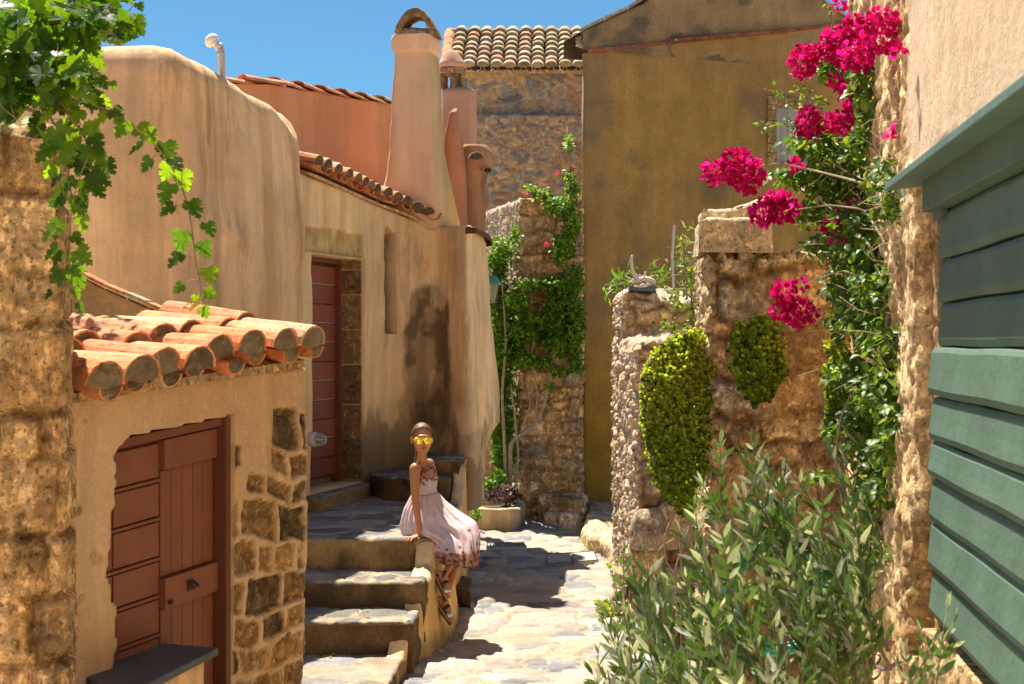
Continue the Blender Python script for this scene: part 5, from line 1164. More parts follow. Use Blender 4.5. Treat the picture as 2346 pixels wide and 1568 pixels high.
for pts, r in (([(1990, 1500, 5.6), (1960, 1380, 5.6), (2000, 1300, 5.5), (2010, 1180, 5.5), (2000, 1050, 5.5), (2015, 900, 5.4), (2040, 700, 5.35), (2030, 560, 5.3), (2010, 430, 5.4), (1990, 280, 5.6), (1975, 150, 5.7)], .016),
               ([(2000, 1300, 5.5), (1975, 1200, 5.6), (1985, 1120, 5.6), (2010, 1020, 5.5)], .010), ([(2040, 700, 5.35), (1990, 560, 5.5), (1930, 500, 5.8), (1880, 460, 5.9)], .008),
               ([(2010, 430, 5.4), (1940, 410, 5.6), (1860, 390, 5.8), (1790, 375, 5.85), (1740, 380, 5.8)], .006), ([(2030, 560, 5.3), (1980, 480, 5.5), (1900, 470, 5.7), (1830, 480, 5.8)], .005),
               ([(1990, 640, 5.5), (1930, 620, 5.6), (1870, 640, 5.7), (1830, 660, 5.75)], .004), ([(2000, 1050, 5.5), (1950, 1000, 5.6), (1915, 960, 5.7)], .007), ([(1930, 1150, 5.6), (1915, 1040, 5.6), (1925, 960, 5.6), (1950, 900, 5.6)], .007),
               ([(1890, 560, 5.8), (1800, 560, 5.85), (1720, 590, 5.85), (1690, 585, 5.85)], .0022), ([(1960, 1100, 5.6), (1900, 1020, 5.7), (1890, 1000, 5.7)], .004), ([(1975, 300, 5.8), (1900, 180, 6.0), (1905, 60, 6.0), (1918, 10, 6.0)], .004)):
    c = curve([P(*q) for q in pts], 40); mb.tube(c, list(np.linspace(r, r*.4, 40)), 7, TW*.85)
for i in range(110):       # dry twigs over the foliage
    u, v = RS.uniform(1850, 2060), RS.uniform(250, 900); Y = Yb(u)-.16-RS.rand()*.08; q = P(u, v, Y); e = q+np.array([RS.uniform(-.14, .10), RS.uniform(-.05, .02), RS.uniform(-.07, .07)]); mb.tube([q, (q+e)/2+rdir(1)[0]*.015, e], .0014, 4, TW*1.15)
mb.build('stems', M_BARK, bg_, smooth=True)
MG = [C(.52, .004, .13), C(.62, .010, .19), C(.40, .004, .09), C(.68, .02, .26), C(.50, .004, .08)]
MY = [C(.62, .46, .14)]
def blossoms(name, clusters, Yf, parent, size=(.020, .030), dens=1.0, pal=MG, dy=.09, shift=.12):
    for (u, v, ru, rv) in clusters:
        Y = Yf(u)-shift; sc = Y/F; n = int(max(7, dens*ru*rv*sc*sc*44000)); d = rdir(n); lump = .72+.5*fbm(d*1.7+u*.1, 1, 3, int(u))[:, None]; q = P(u, v, Y)+d*np.array([ru*sc, min(dy, (ru+rv)/2*sc), rv*sc])*lump*(RS.rand(n, 1)**.3)
        leaf_mesh(name, q, d+rdir(n)*.9, rdir(n)+d*.8, RS.uniform(*size, n)*1.1, T_oval(.42, .14, .10, .8), palette(n, pal, .22), M_BRACT, parent)
cl = [(2020, 75, 42, 50), (1962, 78, 48, 40), (1925, 108, 46, 42), (1985, 128, 62, 34), (1843, 142, 30, 38), (1868, 118, 14, 12), (1962, 195, 44, 34), (1913, 182, 14, 9), (1852, 282, 26, 32), (1968, 250, 34, 26), (1925, 283, 44, 22), (1640, 394, 28, 30), (1708, 400, 38, 40), (1690, 362, 32, 16),
      (1795, 478, 32, 32), (1748, 492, 30, 22), (1775, 460, 30, 18), (1945, 505, 34, 44), (1965, 470, 18, 12), (1895, 516, 12, 8), (1795, 668, 24, 20), (1832, 715, 34, 32), (1786, 712, 18, 20), (1835, 652, 12, 12), (1920, 14, 13, 12), (1825, 374, 12, 15), (2036, 300, 9, 13), (1915, 560, 10, 7), (2060, 115, 14, 10)]
blossoms('flower_cluster', cl, Yb, bg_, shift=.20)
# ---------------- climber on the stone pier
cp = thing('climbing_plant', 'leafy green climber with a few pink blooms growing up the stone pier', 'climbing shrub', P(1175, 1150, 14.9))
def Yp(u): return 15.02 if u > 1185 else 15.02+(1185-u)*.006
blobs = [(1135, 640, 30, 70), (1150, 580, 25, 40, .8), (1150, 720, 35, 60), (1130, 800, 25, 60), (1165, 800, 40, 50), (1150, 880, 34, 60), (1150, 960, 34, 60), (1155, 1040, 30, 60), (1135, 900, 18, 90), (1200, 760, 40, 30), (1240, 735, 50, 26), (1290, 700, 50, 40), (1315, 640, 24, 36), (1290, 780, 50, 36), (1318, 740, 24, 50), (1270, 650, 60, 20), (1210, 650, 40, 14),
         (1290, 570, 30, 40, .8), (1310, 510, 20, 40), (1280, 470, 36, 22), (1245, 445, 30, 14, .8), (1215, 430, 16, 10, .7), (1310, 440, 16, 30, .8), (1305, 400, 12, 20, .7), (1302, 330, 10, 22, .8), (1322, 830, 14, 30), (1240, 830, 40, 16, .8), (1280, 850, 30, 14, .6), (1260, 880, 10, 14, .5), (1180, 690, 30, 30), (1200, 820, 26, 22), (1130, 560, 12, 20, .6), (1180, 540, 12, 30, .5)]
p, d = blob_pts(blobs, 7000, Yp, .2); n = len(p)
leaf_mesh('leaves', p, np.c_[RS.normal(size=(n, 2))*.6, -RS.rand(n)+.2], np.c_[RS.normal(size=n)*.5, -.5+RS.normal(size=n)*.5, .6+RS.rand(n)], RS.uniform(.034, .06, n), T_oval(.34), palette(n, [C(.09, .20, .014), C(.14, .28, .02), C(.21, .36, .025), C(.06, .14, .012)], .25), M_LEAF, cp)
mb = MB()
for pts, r in (([(1165, 1110, 14.95), (1172, 1060, 14.95), (1165, 1010, 14.95), (1190, 1000, 14.95), (1225, 975, 14.95), (1245, 940, 14.98), (1255, 890, 15.0), (1270, 800, 15.0), (1300, 650, 15.0), (1312, 500, 15.05), (1305, 380, 15.05), (1300, 290, 15.05)], .026), ([(1160, 1110, 14.95), (1155, 1000, 14.95), (1150, 900, 14.95), (1160, 780, 15.0), (1150, 640, 15.05)], .02), ([(1180, 1105, 14.95), (1188, 1040, 14.95), (1180, 960, 14.95), (1170, 880, 14.95)], .018),
               ([(1225, 975, 14.95), (1232, 900, 15.0), (1215, 820, 15.0), (1240, 700, 15.0)], .014), ([(1312, 500, 15.05), (1270, 470, 15.0), (1205, 428, 15.0)], .008), ([(1190, 1000, 14.95), (1215, 930, 15.0), (1205, 860, 15.0)], .012)):
    mb.tube(curve([P(*q) for q in pts], 30), list(np.linspace(r, r*.4, 30)), 8, C(.36, .26, .16))
mb.build('stems', M_BARK, cp, smooth=True)
blossoms('flower_cluster', [(1310, 388, 6, 5), (1205, 443, 5, 4), (1245, 447, 5, 4), (1258, 560, 8, 5), (1277, 395, 5, 4), (1310, 632, 5, 4), (1318, 500, 5, 4)], lambda u: 15.0, cp, (.014, .022), 1.2, [C(.8, .10, .2)], .05, .05)
# planter plants
def tuft(name, label, cat, base, n, L, w_, pal, mat=M_LEAF, spread=.6, up=1.0, T=None, group=None, foot=.02):
    th_ = thing(name, label, cat, base, group); d = np.c_[RS.normal(size=(n, 2))*spread, np.full(n, up)*RS.uniform(.5, 1, n)]
    b = np.array(base)+np.c_[RS.normal(size=(n, 2))*foot, np.zeros(n)]
    leaf_mesh('leaves', b, d, np.c_[RS.normal(size=(n, 2))*.5, np.ones(n)*.3], RS.uniform(.5, 1, n)*L, T or T_thin(w_), palette(n, pal, .25), mat, th_); return th_
def bush(name, label, cat, blobs, Yf, dens, size, pal, T, stems=(), dy=.15, base=None, group=None, mat=M_LEAF, up=(.0, -.4, .8)):
    p, d = blob_pts(blobs, dens, Yf, dy); n = len(p); b = base if base is not None else (p[:, 0].mean(), p[:, 1].mean(), p[:, 2].min())
    th_ = thing(name, label, cat, b, group); leaf_mesh('leaves', p, rdir(n)+np.array([0, -.1, .3]), rdir(n)*.8+np.array(up), RS.uniform(*size, n), T, palette(n, pal, .28), mat, th_)
    mb = MB(); c = np.array(b)
    for k in range(10): e = p[RS.randint(n)]; mb.tube(curve([c+RS.normal(size=3)*.01, (c+e)/2+RS.normal(size=3)*.03, e], 8), [.006, .0055, .005, .0045, .004, .0035, .003, .002], 6, C(.25, .18, .1))
    mb.build('stems', M_BARK, th_); return th_
PUR = [C(.055, .020, .040), C(.075, .03, .055), C(.045, .02, .03), C(.10, .05, .08)]
bush('purple_plant', 'dark purple leafy plant filling the low planter by the pier', 'plant', [(1150, 1135, 38, 16), (1175, 1140, 18, 14), (1120, 1140, 15, 10)], lambda u: 14.65, 3800, (.05, .09), PUR, T_thin(.14), dy=.14, base=P(1155, 1150, 14.65))
bush('green_plant', 'fresh green leafy plant behind the purple planter plant', 'plant', [(1125, 1110, 26, 18), (1150, 1090, 20, 14), (1105, 1125, 14, 10)], lambda u: 14.9, 2600, (.05, .08), [C(.12, .24, .03), C(.08, .19, .02)], T_oval(.3), dy=.15, base=P(1130, 1130, 14.9))
bush('green_plant', 'small bright green weed on the lane against the planter curb', 'weed', [(1090, 1183, 13, 12)], lambda u: 14.3, 6000, (.03, .05), [C(.14, .26, .03)], T_round(), dy=.07, base=P(1090, 1200, 14.3))
bush('green_plant', 'shaded dark green weeds beside the slim stone post', 'weed', [(1085, 1110, 12, 22), (1095, 1090, 10, 14)], lambda u: 15.4, 3000, (.05, .08), [C(.05, .11, .02)], T_thin(.1), dy=.12, base=P(1087, 1140, 15.4))
# ---------------- cushion shrubs hanging on the walls
def cushion(name, label, outline, Y, bulge, nros, rs, pal_top, pal_low, base=None, lilac=0):
    o = np.array(outline, float); cu, cv = o.mean(0); sc = Y/F; pts = []; nr = []
    u0, u1, v0, v1 = o[:, 0].min(), o[:, 0].max(), o[:, 1].min(), o[:, 1].max()
    from mathutils.geometry import tessellate_polygon
    def inside(u, v):
        c = False; j = len(o)-1
        for i in range(len(o)):
            if (o[i, 1] > v) != (o[j, 1] > v) and u < (o[j, 0]-o[i, 0])*(v-o[i, 1])/(o[j, 1]-o[i, 1])+o[i, 0]: c = not c
            j = i
        return c
    while len(pts) < nros:
        u, v = RS.uniform(u0, u1), RS.uniform(v0, v1)
        if not inside(u, v): continue
        dd = min(1.0, min(np.hypot(*(o-np.array([u, v])).T))/((u1-u0)*.5)); k = math.sqrt(max(dd, .02))
        lump = .06*(fbm(np.array([[u*.03, v*.03, 0]]), 1, 2, 9)[0]-.5)
        y = Y-bulge*k-lump+RS.uniform(-.01, .03); pts.append(np.array([(u-CX)*Y/F, y, ZV(v, Y)])); nr.append(unit(np.array([(u-cu)/(u1-u0)*1.4, -.5-k, .7-(v-cv)/(v1-v0)*.5])))
    pts, nr = np.array(pts), np.array(nr); th_ = thing(name, label, 'shrub', base if base is not None else (pts[:, 0].mean(), Y, pts[:, 2].min()))
    m = 9; Cn = np.repeat(pts, m, 0); N = np.repeat(nr, m, 0); a = rdir(len(Cn)); t = unit(np.cross(N, a)); ly = np.tile(np.arange(m) % 3, len(pts))[:, None]
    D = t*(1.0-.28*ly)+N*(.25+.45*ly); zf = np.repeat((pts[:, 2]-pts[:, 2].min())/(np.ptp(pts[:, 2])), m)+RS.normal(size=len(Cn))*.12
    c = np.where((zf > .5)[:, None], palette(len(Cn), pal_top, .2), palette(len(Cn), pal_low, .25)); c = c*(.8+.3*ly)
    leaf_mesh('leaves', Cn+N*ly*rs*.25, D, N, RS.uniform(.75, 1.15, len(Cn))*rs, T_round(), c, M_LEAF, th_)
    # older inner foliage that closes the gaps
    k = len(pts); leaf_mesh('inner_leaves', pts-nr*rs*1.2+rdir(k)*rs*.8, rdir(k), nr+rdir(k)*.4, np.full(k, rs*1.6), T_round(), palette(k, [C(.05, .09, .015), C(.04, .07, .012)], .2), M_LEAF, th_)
    if lilac:
        q = pts[RS.choice(k, lilac, replace=False)]+0; leaf_mesh('flowers', q+nr[:lilac]*0+np.array([0, -rs*.9, rs*.3]), rdir(lilac), rdir(lilac)+np.array([0, -1, .5]), np.full(lilac, rs*.45), T_round(), palette(lilac, [C(.62, .50, .66), C(.7, .62, .66)], .1), M_LEAF, th_)['kind'] = 'stuff'
    return th_
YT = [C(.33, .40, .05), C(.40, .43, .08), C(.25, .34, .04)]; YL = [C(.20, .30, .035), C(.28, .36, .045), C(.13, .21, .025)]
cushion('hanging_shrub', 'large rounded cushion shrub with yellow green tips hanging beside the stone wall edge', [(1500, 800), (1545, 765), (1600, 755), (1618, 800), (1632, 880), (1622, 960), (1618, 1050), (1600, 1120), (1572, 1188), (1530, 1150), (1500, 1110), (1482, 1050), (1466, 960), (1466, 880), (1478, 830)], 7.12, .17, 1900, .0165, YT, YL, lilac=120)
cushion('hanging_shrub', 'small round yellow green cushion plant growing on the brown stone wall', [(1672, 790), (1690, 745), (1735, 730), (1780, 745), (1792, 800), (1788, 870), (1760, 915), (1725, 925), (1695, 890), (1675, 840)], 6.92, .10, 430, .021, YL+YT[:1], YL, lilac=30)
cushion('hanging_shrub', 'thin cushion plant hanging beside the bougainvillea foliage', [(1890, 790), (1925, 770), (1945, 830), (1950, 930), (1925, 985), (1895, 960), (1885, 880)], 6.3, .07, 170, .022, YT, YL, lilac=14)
# bare roots under the big cushion
mb = MB()
for pts in ([(1548, 1170, 8.75), (1520, 1230, 8.7), (1525, 1290, 8.7), (1560, 1330, 8.6)], [(1560, 1180, 8.75), (1558, 1260, 8.7), (1566, 1350, 8.6), (1575, 1390, 8.6)], [(1575, 1170, 8.75), (1572, 1240, 8.7), (1545, 1300, 8.65), (1550, 1370, 8.6)], [(1570, 1190, 8.75), (1590, 1260, 8.7), (1580, 1330, 8.65)], [(1545, 1235, 8.7), (1505, 1260, 8.65), (1510, 1300, 8.6), (1535, 1320, 8.6)]):
    pp_ = [P(q[0], q[1], 7.05) for q in pts]; pp_.append(np.array([pp_[-1][0], 7.03, .0])); mb.tube(curve(pp_, 22), list(np.linspace(.006, .003, 22)), 6, C(.36, .26, .18))
mb.build('roots', M_BARK, bpy.data.objects['hanging_shrub'])
# trailing creeper between the cushions and the wall top
GC = [C(.10, .19, .02), C(.15, .24, .03), C(.07, .13, .015)]
bush('creeper', 'loose trailing green creeper above the large cushion shrub', 'creeper', [(1555, 690, 40, 30), (1580, 640, 30, 30), (1535, 745, 35, 20, .8), (1590, 740, 28, 40), (1605, 700, 18, 40)], lambda u: 8.8, 2600, (.025, .04), GC, T_oval(.32), dy=.13, base=P(1590, 770, 8.9))
bush('creeper', 'sprig of green leaves at the right foot of the large cushion shrub', 'creeper', [(1605, 1120, 16, 14), (1590, 1145, 14, 10)], lambda u: 8.4, 3500, (.03, .05), [C(.14, .26, .03)], T_oval(.32), dy=.06, base=P(1615, 1140, 8.5))
bush('shrub', 'grey green feathery bush rising behind the brown stone wall', 'shrub', [(1560, 560, 30, 32, .8), (1580, 600, 26, 30), (1545, 610, 25, 25, .8), (1575, 530, 18, 14, .5), (1590, 650, 14, 30)], lambda u: 10.2, 1500, (.05, .085), [C(.15, .22, .08), C(.20, .27, .10), C(.11, .18, .06)], T_thin(.10), dy=.25, base=P(1570, 680, 10.2))
bush('oleander', 'oleander tips showing behind the driftwood on the rubble wall', 'shrub', [(1425, 640, 30, 16), (1400, 665, 20, 14, .7), (1450, 620, 20, 12, .7), (1388, 680, 12, 10, .6), (1520, 640, 25, 20, .9), (1500, 610, 16, 14, .6)], lambda u: 10.6, 1700, (.08, .12), [C(.10, .20, .03), C(.14, .26, .04)], T_thin(.09), dy=.2, base=P(1440, 690, 10.6))
# ---------------- weeds and small litter on the lane edges
wl = [(1392, 1238, 'tiny weed by the stone curb'), (1404, 1262, 'small weed halfway along the rubble wall foot'), (1398, 1300, 'flat weed at the lane edge below the curb'), (1390, 1388, 'yellow green weed clump at the foot of the rubble wall'), (1400, 1408, 'low weed in front of the yellow green clump'), (1410, 1240, 'weed tucked in the angle between curb and rubble wall')]
for u, v, lab in wl:
    g = gpt(u, v, .01); s_ = .9 if v > 1380 else .5
    tuft('weed', lab, 'weed', g, 34 if v > 1380 else 18, .075*s_+.02, .12, [C(.16, .26, .04), C(.24, .28, .05)], spread=1.0, T=T_oval(.22), foot=.035)
for u, v, z, lab in ((838, 1408, .29, 'small weed growing on the step below the landing'), (945, 1378, .33, 'bright weed sprouting at the side wall of the steps'), (760, 1503, .11, 'green weed on the lowest step beside the porch'),):
    Y = (EYE-z)*F/(v-CY); tuft('weed', lab, 'weed', (XU(u, Y), Y, z), 14, .035, .1, [C(.12, .2, .03), C(.2, .28, .04)], spread=.8, T=T_oval(.2), foot=.03)
pt = gpt(1290, 1546, .012); leaf_mesh('petal', [pt, pt+[.012, .004, 0], pt+[-.008, .01, .002]], [(1, 0, .2), (0, 1, .3), (-1, .4, .2)], [(0, 0, 1)]*3, [.02]*3, T_oval(.42), [MG[0]]*3, M_BRACT, base=pt); tag(bpy.data.objects['petal'], 'single fallen crimson petal on the sunlit paving', 'petal')
# ---------------- driftwood on the rubble wall
dw = thing('driftwood', 'bleached forked driftwood branch resting on the rubble wall', 'driftwood', P(1470, 655, 9.75))
mb = MB(); YD = 9.72
for pts, r in (([(1446, 650, YD), (1462, 643, YD), (1482, 640, YD), (1500, 648, YD)], (.020, .026, .028, .02)), ([(1478, 646, YD), (1462, 640, YD), (1450, 625, YD), (1445, 605, YD), (1449, 585, YD)], (.018, .015, .012, .010, .008)), ([(1470, 645, YD-.02), (1477, 632, YD-.03), (1478, 622, YD-.04)], (.010, .007, .003)), ([(1460, 645, YD), (1445, 640, YD-.05), (1432, 632, YD-.08)], (.008, .006, .003)), ([(1470, 640, YD), (1466, 630, YD)], (.009, .004)), ([(1490, 652, YD-.02), (1472, 655, YD-.06), (1452, 656, YD-.08)], (.015, .012, .006))):
    c = curve([P(*q) for q in pts], 14); c[1:-1] += RS.normal(size=(12, 3))*.002; mb.tube(c, list(np.interp(np.linspace(0, 1, 14), np.linspace(0, 1, len(r)), r)), 8, C(.6, .55, .48))
mb.build('branch', M_PAL_WOOD, dw, smooth=True)
block('slab', [(.80, 9.66), (.98, 9.68), (.99, 9.85), (.80, 9.83)], ZV(661, 9.7)-.02, ZV(656, 9.7)+.004, f_slate, M_SLATE, dw, r=.004, res=.03)
mb = MB(); mb.tube([P(1543, 660, 9.9), P(1540, 590, 9.9), P(1545, 516, 9.9)], .009, 8, C(.42, .40, .36)); o = mb.build('pole', M_GREY, base=P(1543, 660, 9.9)); tag(o, 'thin grey pole standing among the bushes behind the rubble wall', 'pole')
# ---------------- olive in the foreground
ol = thing('olive_bush', 'bushy young olive with silver green leaves filling the lower right foreground', 'olive bush', (1.02, 4.5, 0))
OLV = [C(.09, .17, .05), C(.15, .24, .10), C(.08, .16, .035), C(.34, .41, .29), C(.12, .22, .04), C(.54, .60, .47), C(.10, .19, .05)]
shoots = []
tips = [(1650, 1015, 4.3), (1700, 1040, 4.3), (1725, 1015, 4.2), (1762, 1075, 4.2), (1800, 1100, 4.3), (1905, 1040, 4.3), (1935, 1060, 4.4), (1885, 1120, 4.2), (1610, 1110, 4.4), (1590, 1160, 4.3), (1640, 1180, 4.2), (1690, 1130, 4.1), (1740, 1150, 4.2), (1820, 1170, 4.1), (1860, 1210, 4.2), (1940, 1150, 4.3), (1960, 1210, 4.2), (1560, 1220, 4.2), (1600, 1250, 4.1), (1660, 1260, 4.0), (1720, 1230, 4.1), (1780, 1250, 4.0),
        (1480, 1260, 4.3), (1500, 1320, 4.2), (1460, 1330, 4.2), (1420, 1380, 4.2), (1440, 1430, 4.1), (1385, 1410, 4.2), (1370, 1500, 4.1), (1360, 1548, 4.0), (1400, 1480, 4.0), (1520, 1380, 4.0), (1570, 1330, 4.0), (1610, 1370, 3.9), (1480, 1450, 3.9), (1540, 1470, 3.9), (1650, 1400, 3.9), (1700, 1350, 3.9), (1750, 1380, 3.9), (1800, 1330, 4.0), (1850, 1320, 4.0), (1590, 1450, 3.8), (1650, 1490, 3.8), (1720, 1460, 3.8), (1780, 1480, 3.8), (1840, 1420, 3.9), (1890, 1400, 4.0), (1920, 1300, 4.1), (1440, 1530, 3.9), (1520, 1540, 3.8), (1600, 1540, 3.7), (1680, 1550, 3.7), (1760, 1550, 3.7), (1840, 1530, 3.8), (1900, 1500, 3.9), (1950, 1380, 4.1), (1980, 1280, 4.2), (1390, 1560, 3.9), (1875, 1260, 4.1)]
Cn = []; Dn = []; Un = []; Sn = []; mb = MB()
def shoot(base, tip, n, L, bend=.12):
    L = L*1.22
    base, tip = np.array(base), np.array(tip); d = tip-base; mid = (base+tip)/2+np.array([RS.uniform(-bend, bend)*.6, RS.uniform(-bend, bend), -abs(RS.uniform(0, bend))*.5+.02]); c = curve([base, mid, tip], 26)
    mb.tube(c, list(np.linspace(.006, .0016, 26)), 6, C(.24, .24, .15))
    for i in range(n):
        t = .12+.88*(i+.5)/n; k = min(25, int(t*25)); q = c[k]; ax = unit(c[min(k+1, 25)]-c[max(k-1, 0)]); s_ = unit(np.cross(ax, rdir(1)[0]))
        for sg in (-1, 1):
            Cn.append(q); Dn.append(ax*RS.uniform(.7, 1.2)+s_*sg*RS.uniform(.5, .9)); Un.append(unit(np.cross(ax, s_))+rdir(1)[0]*.5); Sn.append(L*RS.uniform(.7, 1.12)*(1 if t < .92 else .7))
    for _ in range(2): Cn.append(c[-1]); Dn.append(unit(c[-1]-c[-3])+rdir(1)[0]*.2); Un.append(rdir(1)[0]); Sn.append(L*.7)
for (u, v, Y) in tips:
    tip = P(u, v, Y); L_ = RS.uniform(.34, .5); base = tip+np.array([RS.uniform(.06, .20), RS.uniform(0, .15), -L_])
    shoot(base, tip, RS.randint(11, 15), .062)
    if RS.rand() < .6: shoot(base+[0, .03, .05], tip+np.array([RS.uniform(-.10, .09), RS.uniform(.0, .2), RS.uniform(-.14, .0)]), 10, .058)
for k in range(14):
    b = np.array([RS.uniform(.3, 1.0), RS.uniform(3.8, 4.5), RS.uniform(.5, .95)]); shoot(b, b+np.array([RS.uniform(-.2, .05), RS.uniform(-.1, .1), RS.uniform(.2, .35)]), 10, .06)
for pts, r in (([(1.05, 4.55, 0), (1.0, 4.5, .5), (1.04, 4.45, .9), (.98, 4.4, 1.3)], .018), ([(1.02, 4.52, .1), (.75, 4.35, .5), (.55, 4.2, .8)], .014), ([(1.0, 4.5, .3), (.85, 4.3, .8), (.8, 4.3, 1.2)], .013), ([(.98, 4.45, .6), (.65, 4.15, .75), (.35, 4.1, .85)], .012), ([(1.03, 4.5, .7), (.95, 4.35, 1.0), (.9, 4.3, 1.35)], .010)):
    mb.tube(curve(pts, 20), list(np.linspace(r, r*.45, 20)), 8, C(.30, .26, .20))
leaf_mesh('leaves', Cn, Dn, Un, Sn, T_thin(.115), palette(len(Cn), OLV, .3), M_OLIVE, ol); mb.build('branches', M_BARK, ol, smooth=True)
ol2 = thing('olive_sprig', 'single olive shoot standing in front of the green shutter at bottom right', 'olive shoot', (1.02, 3.6, 0)); Cn = []; Dn = []; Un = []; Sn = []; mb = MB()
shoot((.98, 3.62, .15), P(2168, 1395, 3.6), 26, .055, .05); shoot((1.0, 3.6, .7), P(2140, 1470, 3.55), 12, .05); shoot((.99, 3.6, .6), P(2075, 1500, 3.6), 12, .05); shoot((1.0, 3.6, .65), P(2185, 1430, 3.6), 14, .055); shoot((1.0, 3.6, .6), P(2110, 1450, 3.6), 12, .05); shoot((.99, 3.6, .5), P(2060, 1540, 3.55), 10, .05)
leaf_mesh('leaves', Cn, Dn, Un, Sn, T_thin(.13), palette(len(Cn), OLV, .25), M_OLIVE, ol2); mb.build('stem', M_BARK, ol2, smooth=True)
# broad leaves and purple plants under the olive
tuft('leafy_plant', 'clump of broad bright green blades at the left foot of the olive bush', 'plant', (.52, 4.6, .55), 26, .28, .10, [C(.10, .20, .03), C(.14, .25, .04)], spread=.45, foot=.06)
bush('purple_plant', 'purple trailing plant peeping out left of the olive bush', 'plant', [(1470, 1345, 34, 26), (1445, 1375, 24, 22), (1500, 1350, 20, 18), (1395, 1440, 14, 10, .6), (1560, 1330, 20, 14)], lambda u: 4.9, 1500, (.05, .08), PUR, T_thin(.13), dy=.12, base=P(1480, 1400, 4.9))
bush('purple_plant', 'purple trailing plant at the foot of the right house corner', 'plant', [(1975, 1430, 30, 40, .6), (2000, 1500, 34, 50, .8), (1950, 1520, 30, 30, .7)], lambda u: 4.6, 900, (.07, .12), PUR, T_thin(.13), dy=.12, base=P(1985, 1560, 4.6))
# teal hose on a dark holder
hz_ = thing('garden_hose', 'coiled teal garden hose hanging on the wall behind the olive bush', 'hose', P(1790, 1480, 5.3)); mb = MB()
for k in range(6):
    c = P(1790+RS.uniform(-4, 4), 1370+RS.uniform(-4, 4), 5.3); a, b = .165+.008*k, .185+.006*k; mb.tube([c+np.array([a*math.cos(t), .02*math.sin(3*t+k)+.008*k, b*math.sin(t)]) for t in np.linspace(0, 2*math.pi, 40)], .009, 8, C(.02, .30, .24))
mb.build('coil', surf_mat('hose_rubber', (20, .9, 1.1), None, bump=None, rough=.4, spec=.5), hz_, smooth=True)
mb = MB(); c = P(1815, 1262, 5.35); mb.box(c, (.062, 0, 0), (0, .05, 0), (0, 0, .04), C(.02, .02, .02)); mb.box(c+[0, -.055, 0], (.05, 0, 0), (0, .012, 0), (0, 0, .012), C(.05, .05, .05)); mb.build('holder', M_DARK, hz_, bevel=.006)
# ================================================================== THE GIRL
girl = thing('person', 'girl in pale pink sundress and mirrored yellow sunglasses sitting on the landing edge', 'person', (XU(970, 9.15), 9.15, .66))
M_SKIN, t_, b_ = _nodes('skin'); b_.inputs['Base Color'].default_value = (.46, .195, .08, 1); b_.inputs['Roughness'].default_value = .48; b_.inputs['Subsurface Weight'].default_value = .12
b_.inputs['Subsurface Radius'].default_value = (.02, .008, .004); b_.inputs['Subsurface Scale'].default_value = .6
M_HAIR = surf_mat('hair', (60, .6, 1.4), (200, .7, 1.3), streak=(120, .6, 1.4, .12), bump=(.6, .003, 200), rough=.5, base=(.12, .06, .028), spec=.4)
M_DRESS = surf_mat('dress_cloth', (25, .93, 1.05), (160, .9, 1.06), bump=(.3, .002, 240), rough=.85)
M_SOLE = surf_mat('sole', (30, .8, 1.1), None, bump=None, base=(.045, .035, .028), rough=.6)
def G(u, v, Y): return Vector(P(u, v, Y))
def bead(mb, p0, p1, r0, r1, n=7, sy=1.0):
    """a tapered limb segment with round ends"""
    p0, p1 = Vector(p0), Vector(p1); L = (p1-p0).length; d = (p1-p0)/max(L, 1e-6); prof = []
    for k in range(5): a = math.pi/2*k/4; prof.append((max(r0*math.sin(a), .0004), -r0*math.cos(a)))
    for k in range(1, n): f = k/n; prof.append((r0+(r1-r0)*f, L*f))
    for k in range(5): a = math.pi/2*k/4; prof.append((max(r1*math.cos(a), .0004), L+r1*math.sin(a)))
    mb.lathe(prof, p0, 14, None, d)
def ball(mb, c, rx, ry, rz, fr=None, n=16):
    c = Vector(c); X, Y_, Z = fr or (Vector((1, 0, 0)), Vector((0, 1, 0)), Vector((0, 0, 1))); V = []; Fc = []
    m = n//2
    for i in range(m+1):
        a = math.pi*i/m
        for k in range(n): t = 2*math.pi*k/n; V.append(c+X*(rx*math.sin(a)*math.cos(t))+Y_*(ry*math.sin(a)*math.sin(t))+Z*(rz*math.cos(a)))
    for i in range(m):
        for k in range(n): Fc.append((i*n+k, (i+1)*n+k, (i+1)*n+(k+1) % n, i*n+(k+1) % n))
    mb.add(V, Fc)
f_ = Vector((.16, -.985, -.03)).normalized(); r_ = Vector((.985, .16, 0)).normalized(); u_ = r_.cross(f_)*1.0
if u_.z < 0: u_ = -u_
HC = G(967, 1006, 9.17); hf = (r_, f_, u_)
mb = MB()
# torso, neck
for a, b, ra, rb_ in ((G(962, 1200, 9.2), G(970, 1165, 9.2), .088, .076), (G(970, 1165, 9.2), G(974, 1138, 9.2), .072, .062), (G(974, 1138, 9.2), G(972, 1095, 9.2), .060, .068), (G(972, 1095, 9.2), G(968, 1077, 9.2), .066, .050),
                      (G(952, 1073, 9.12), G(984, 1062, 9.29), .033, .032), (G(966, 1068, 9.19), G(967, 1040, 9.18), .035, .031)): bead(mb, a, b, ra, rb_)
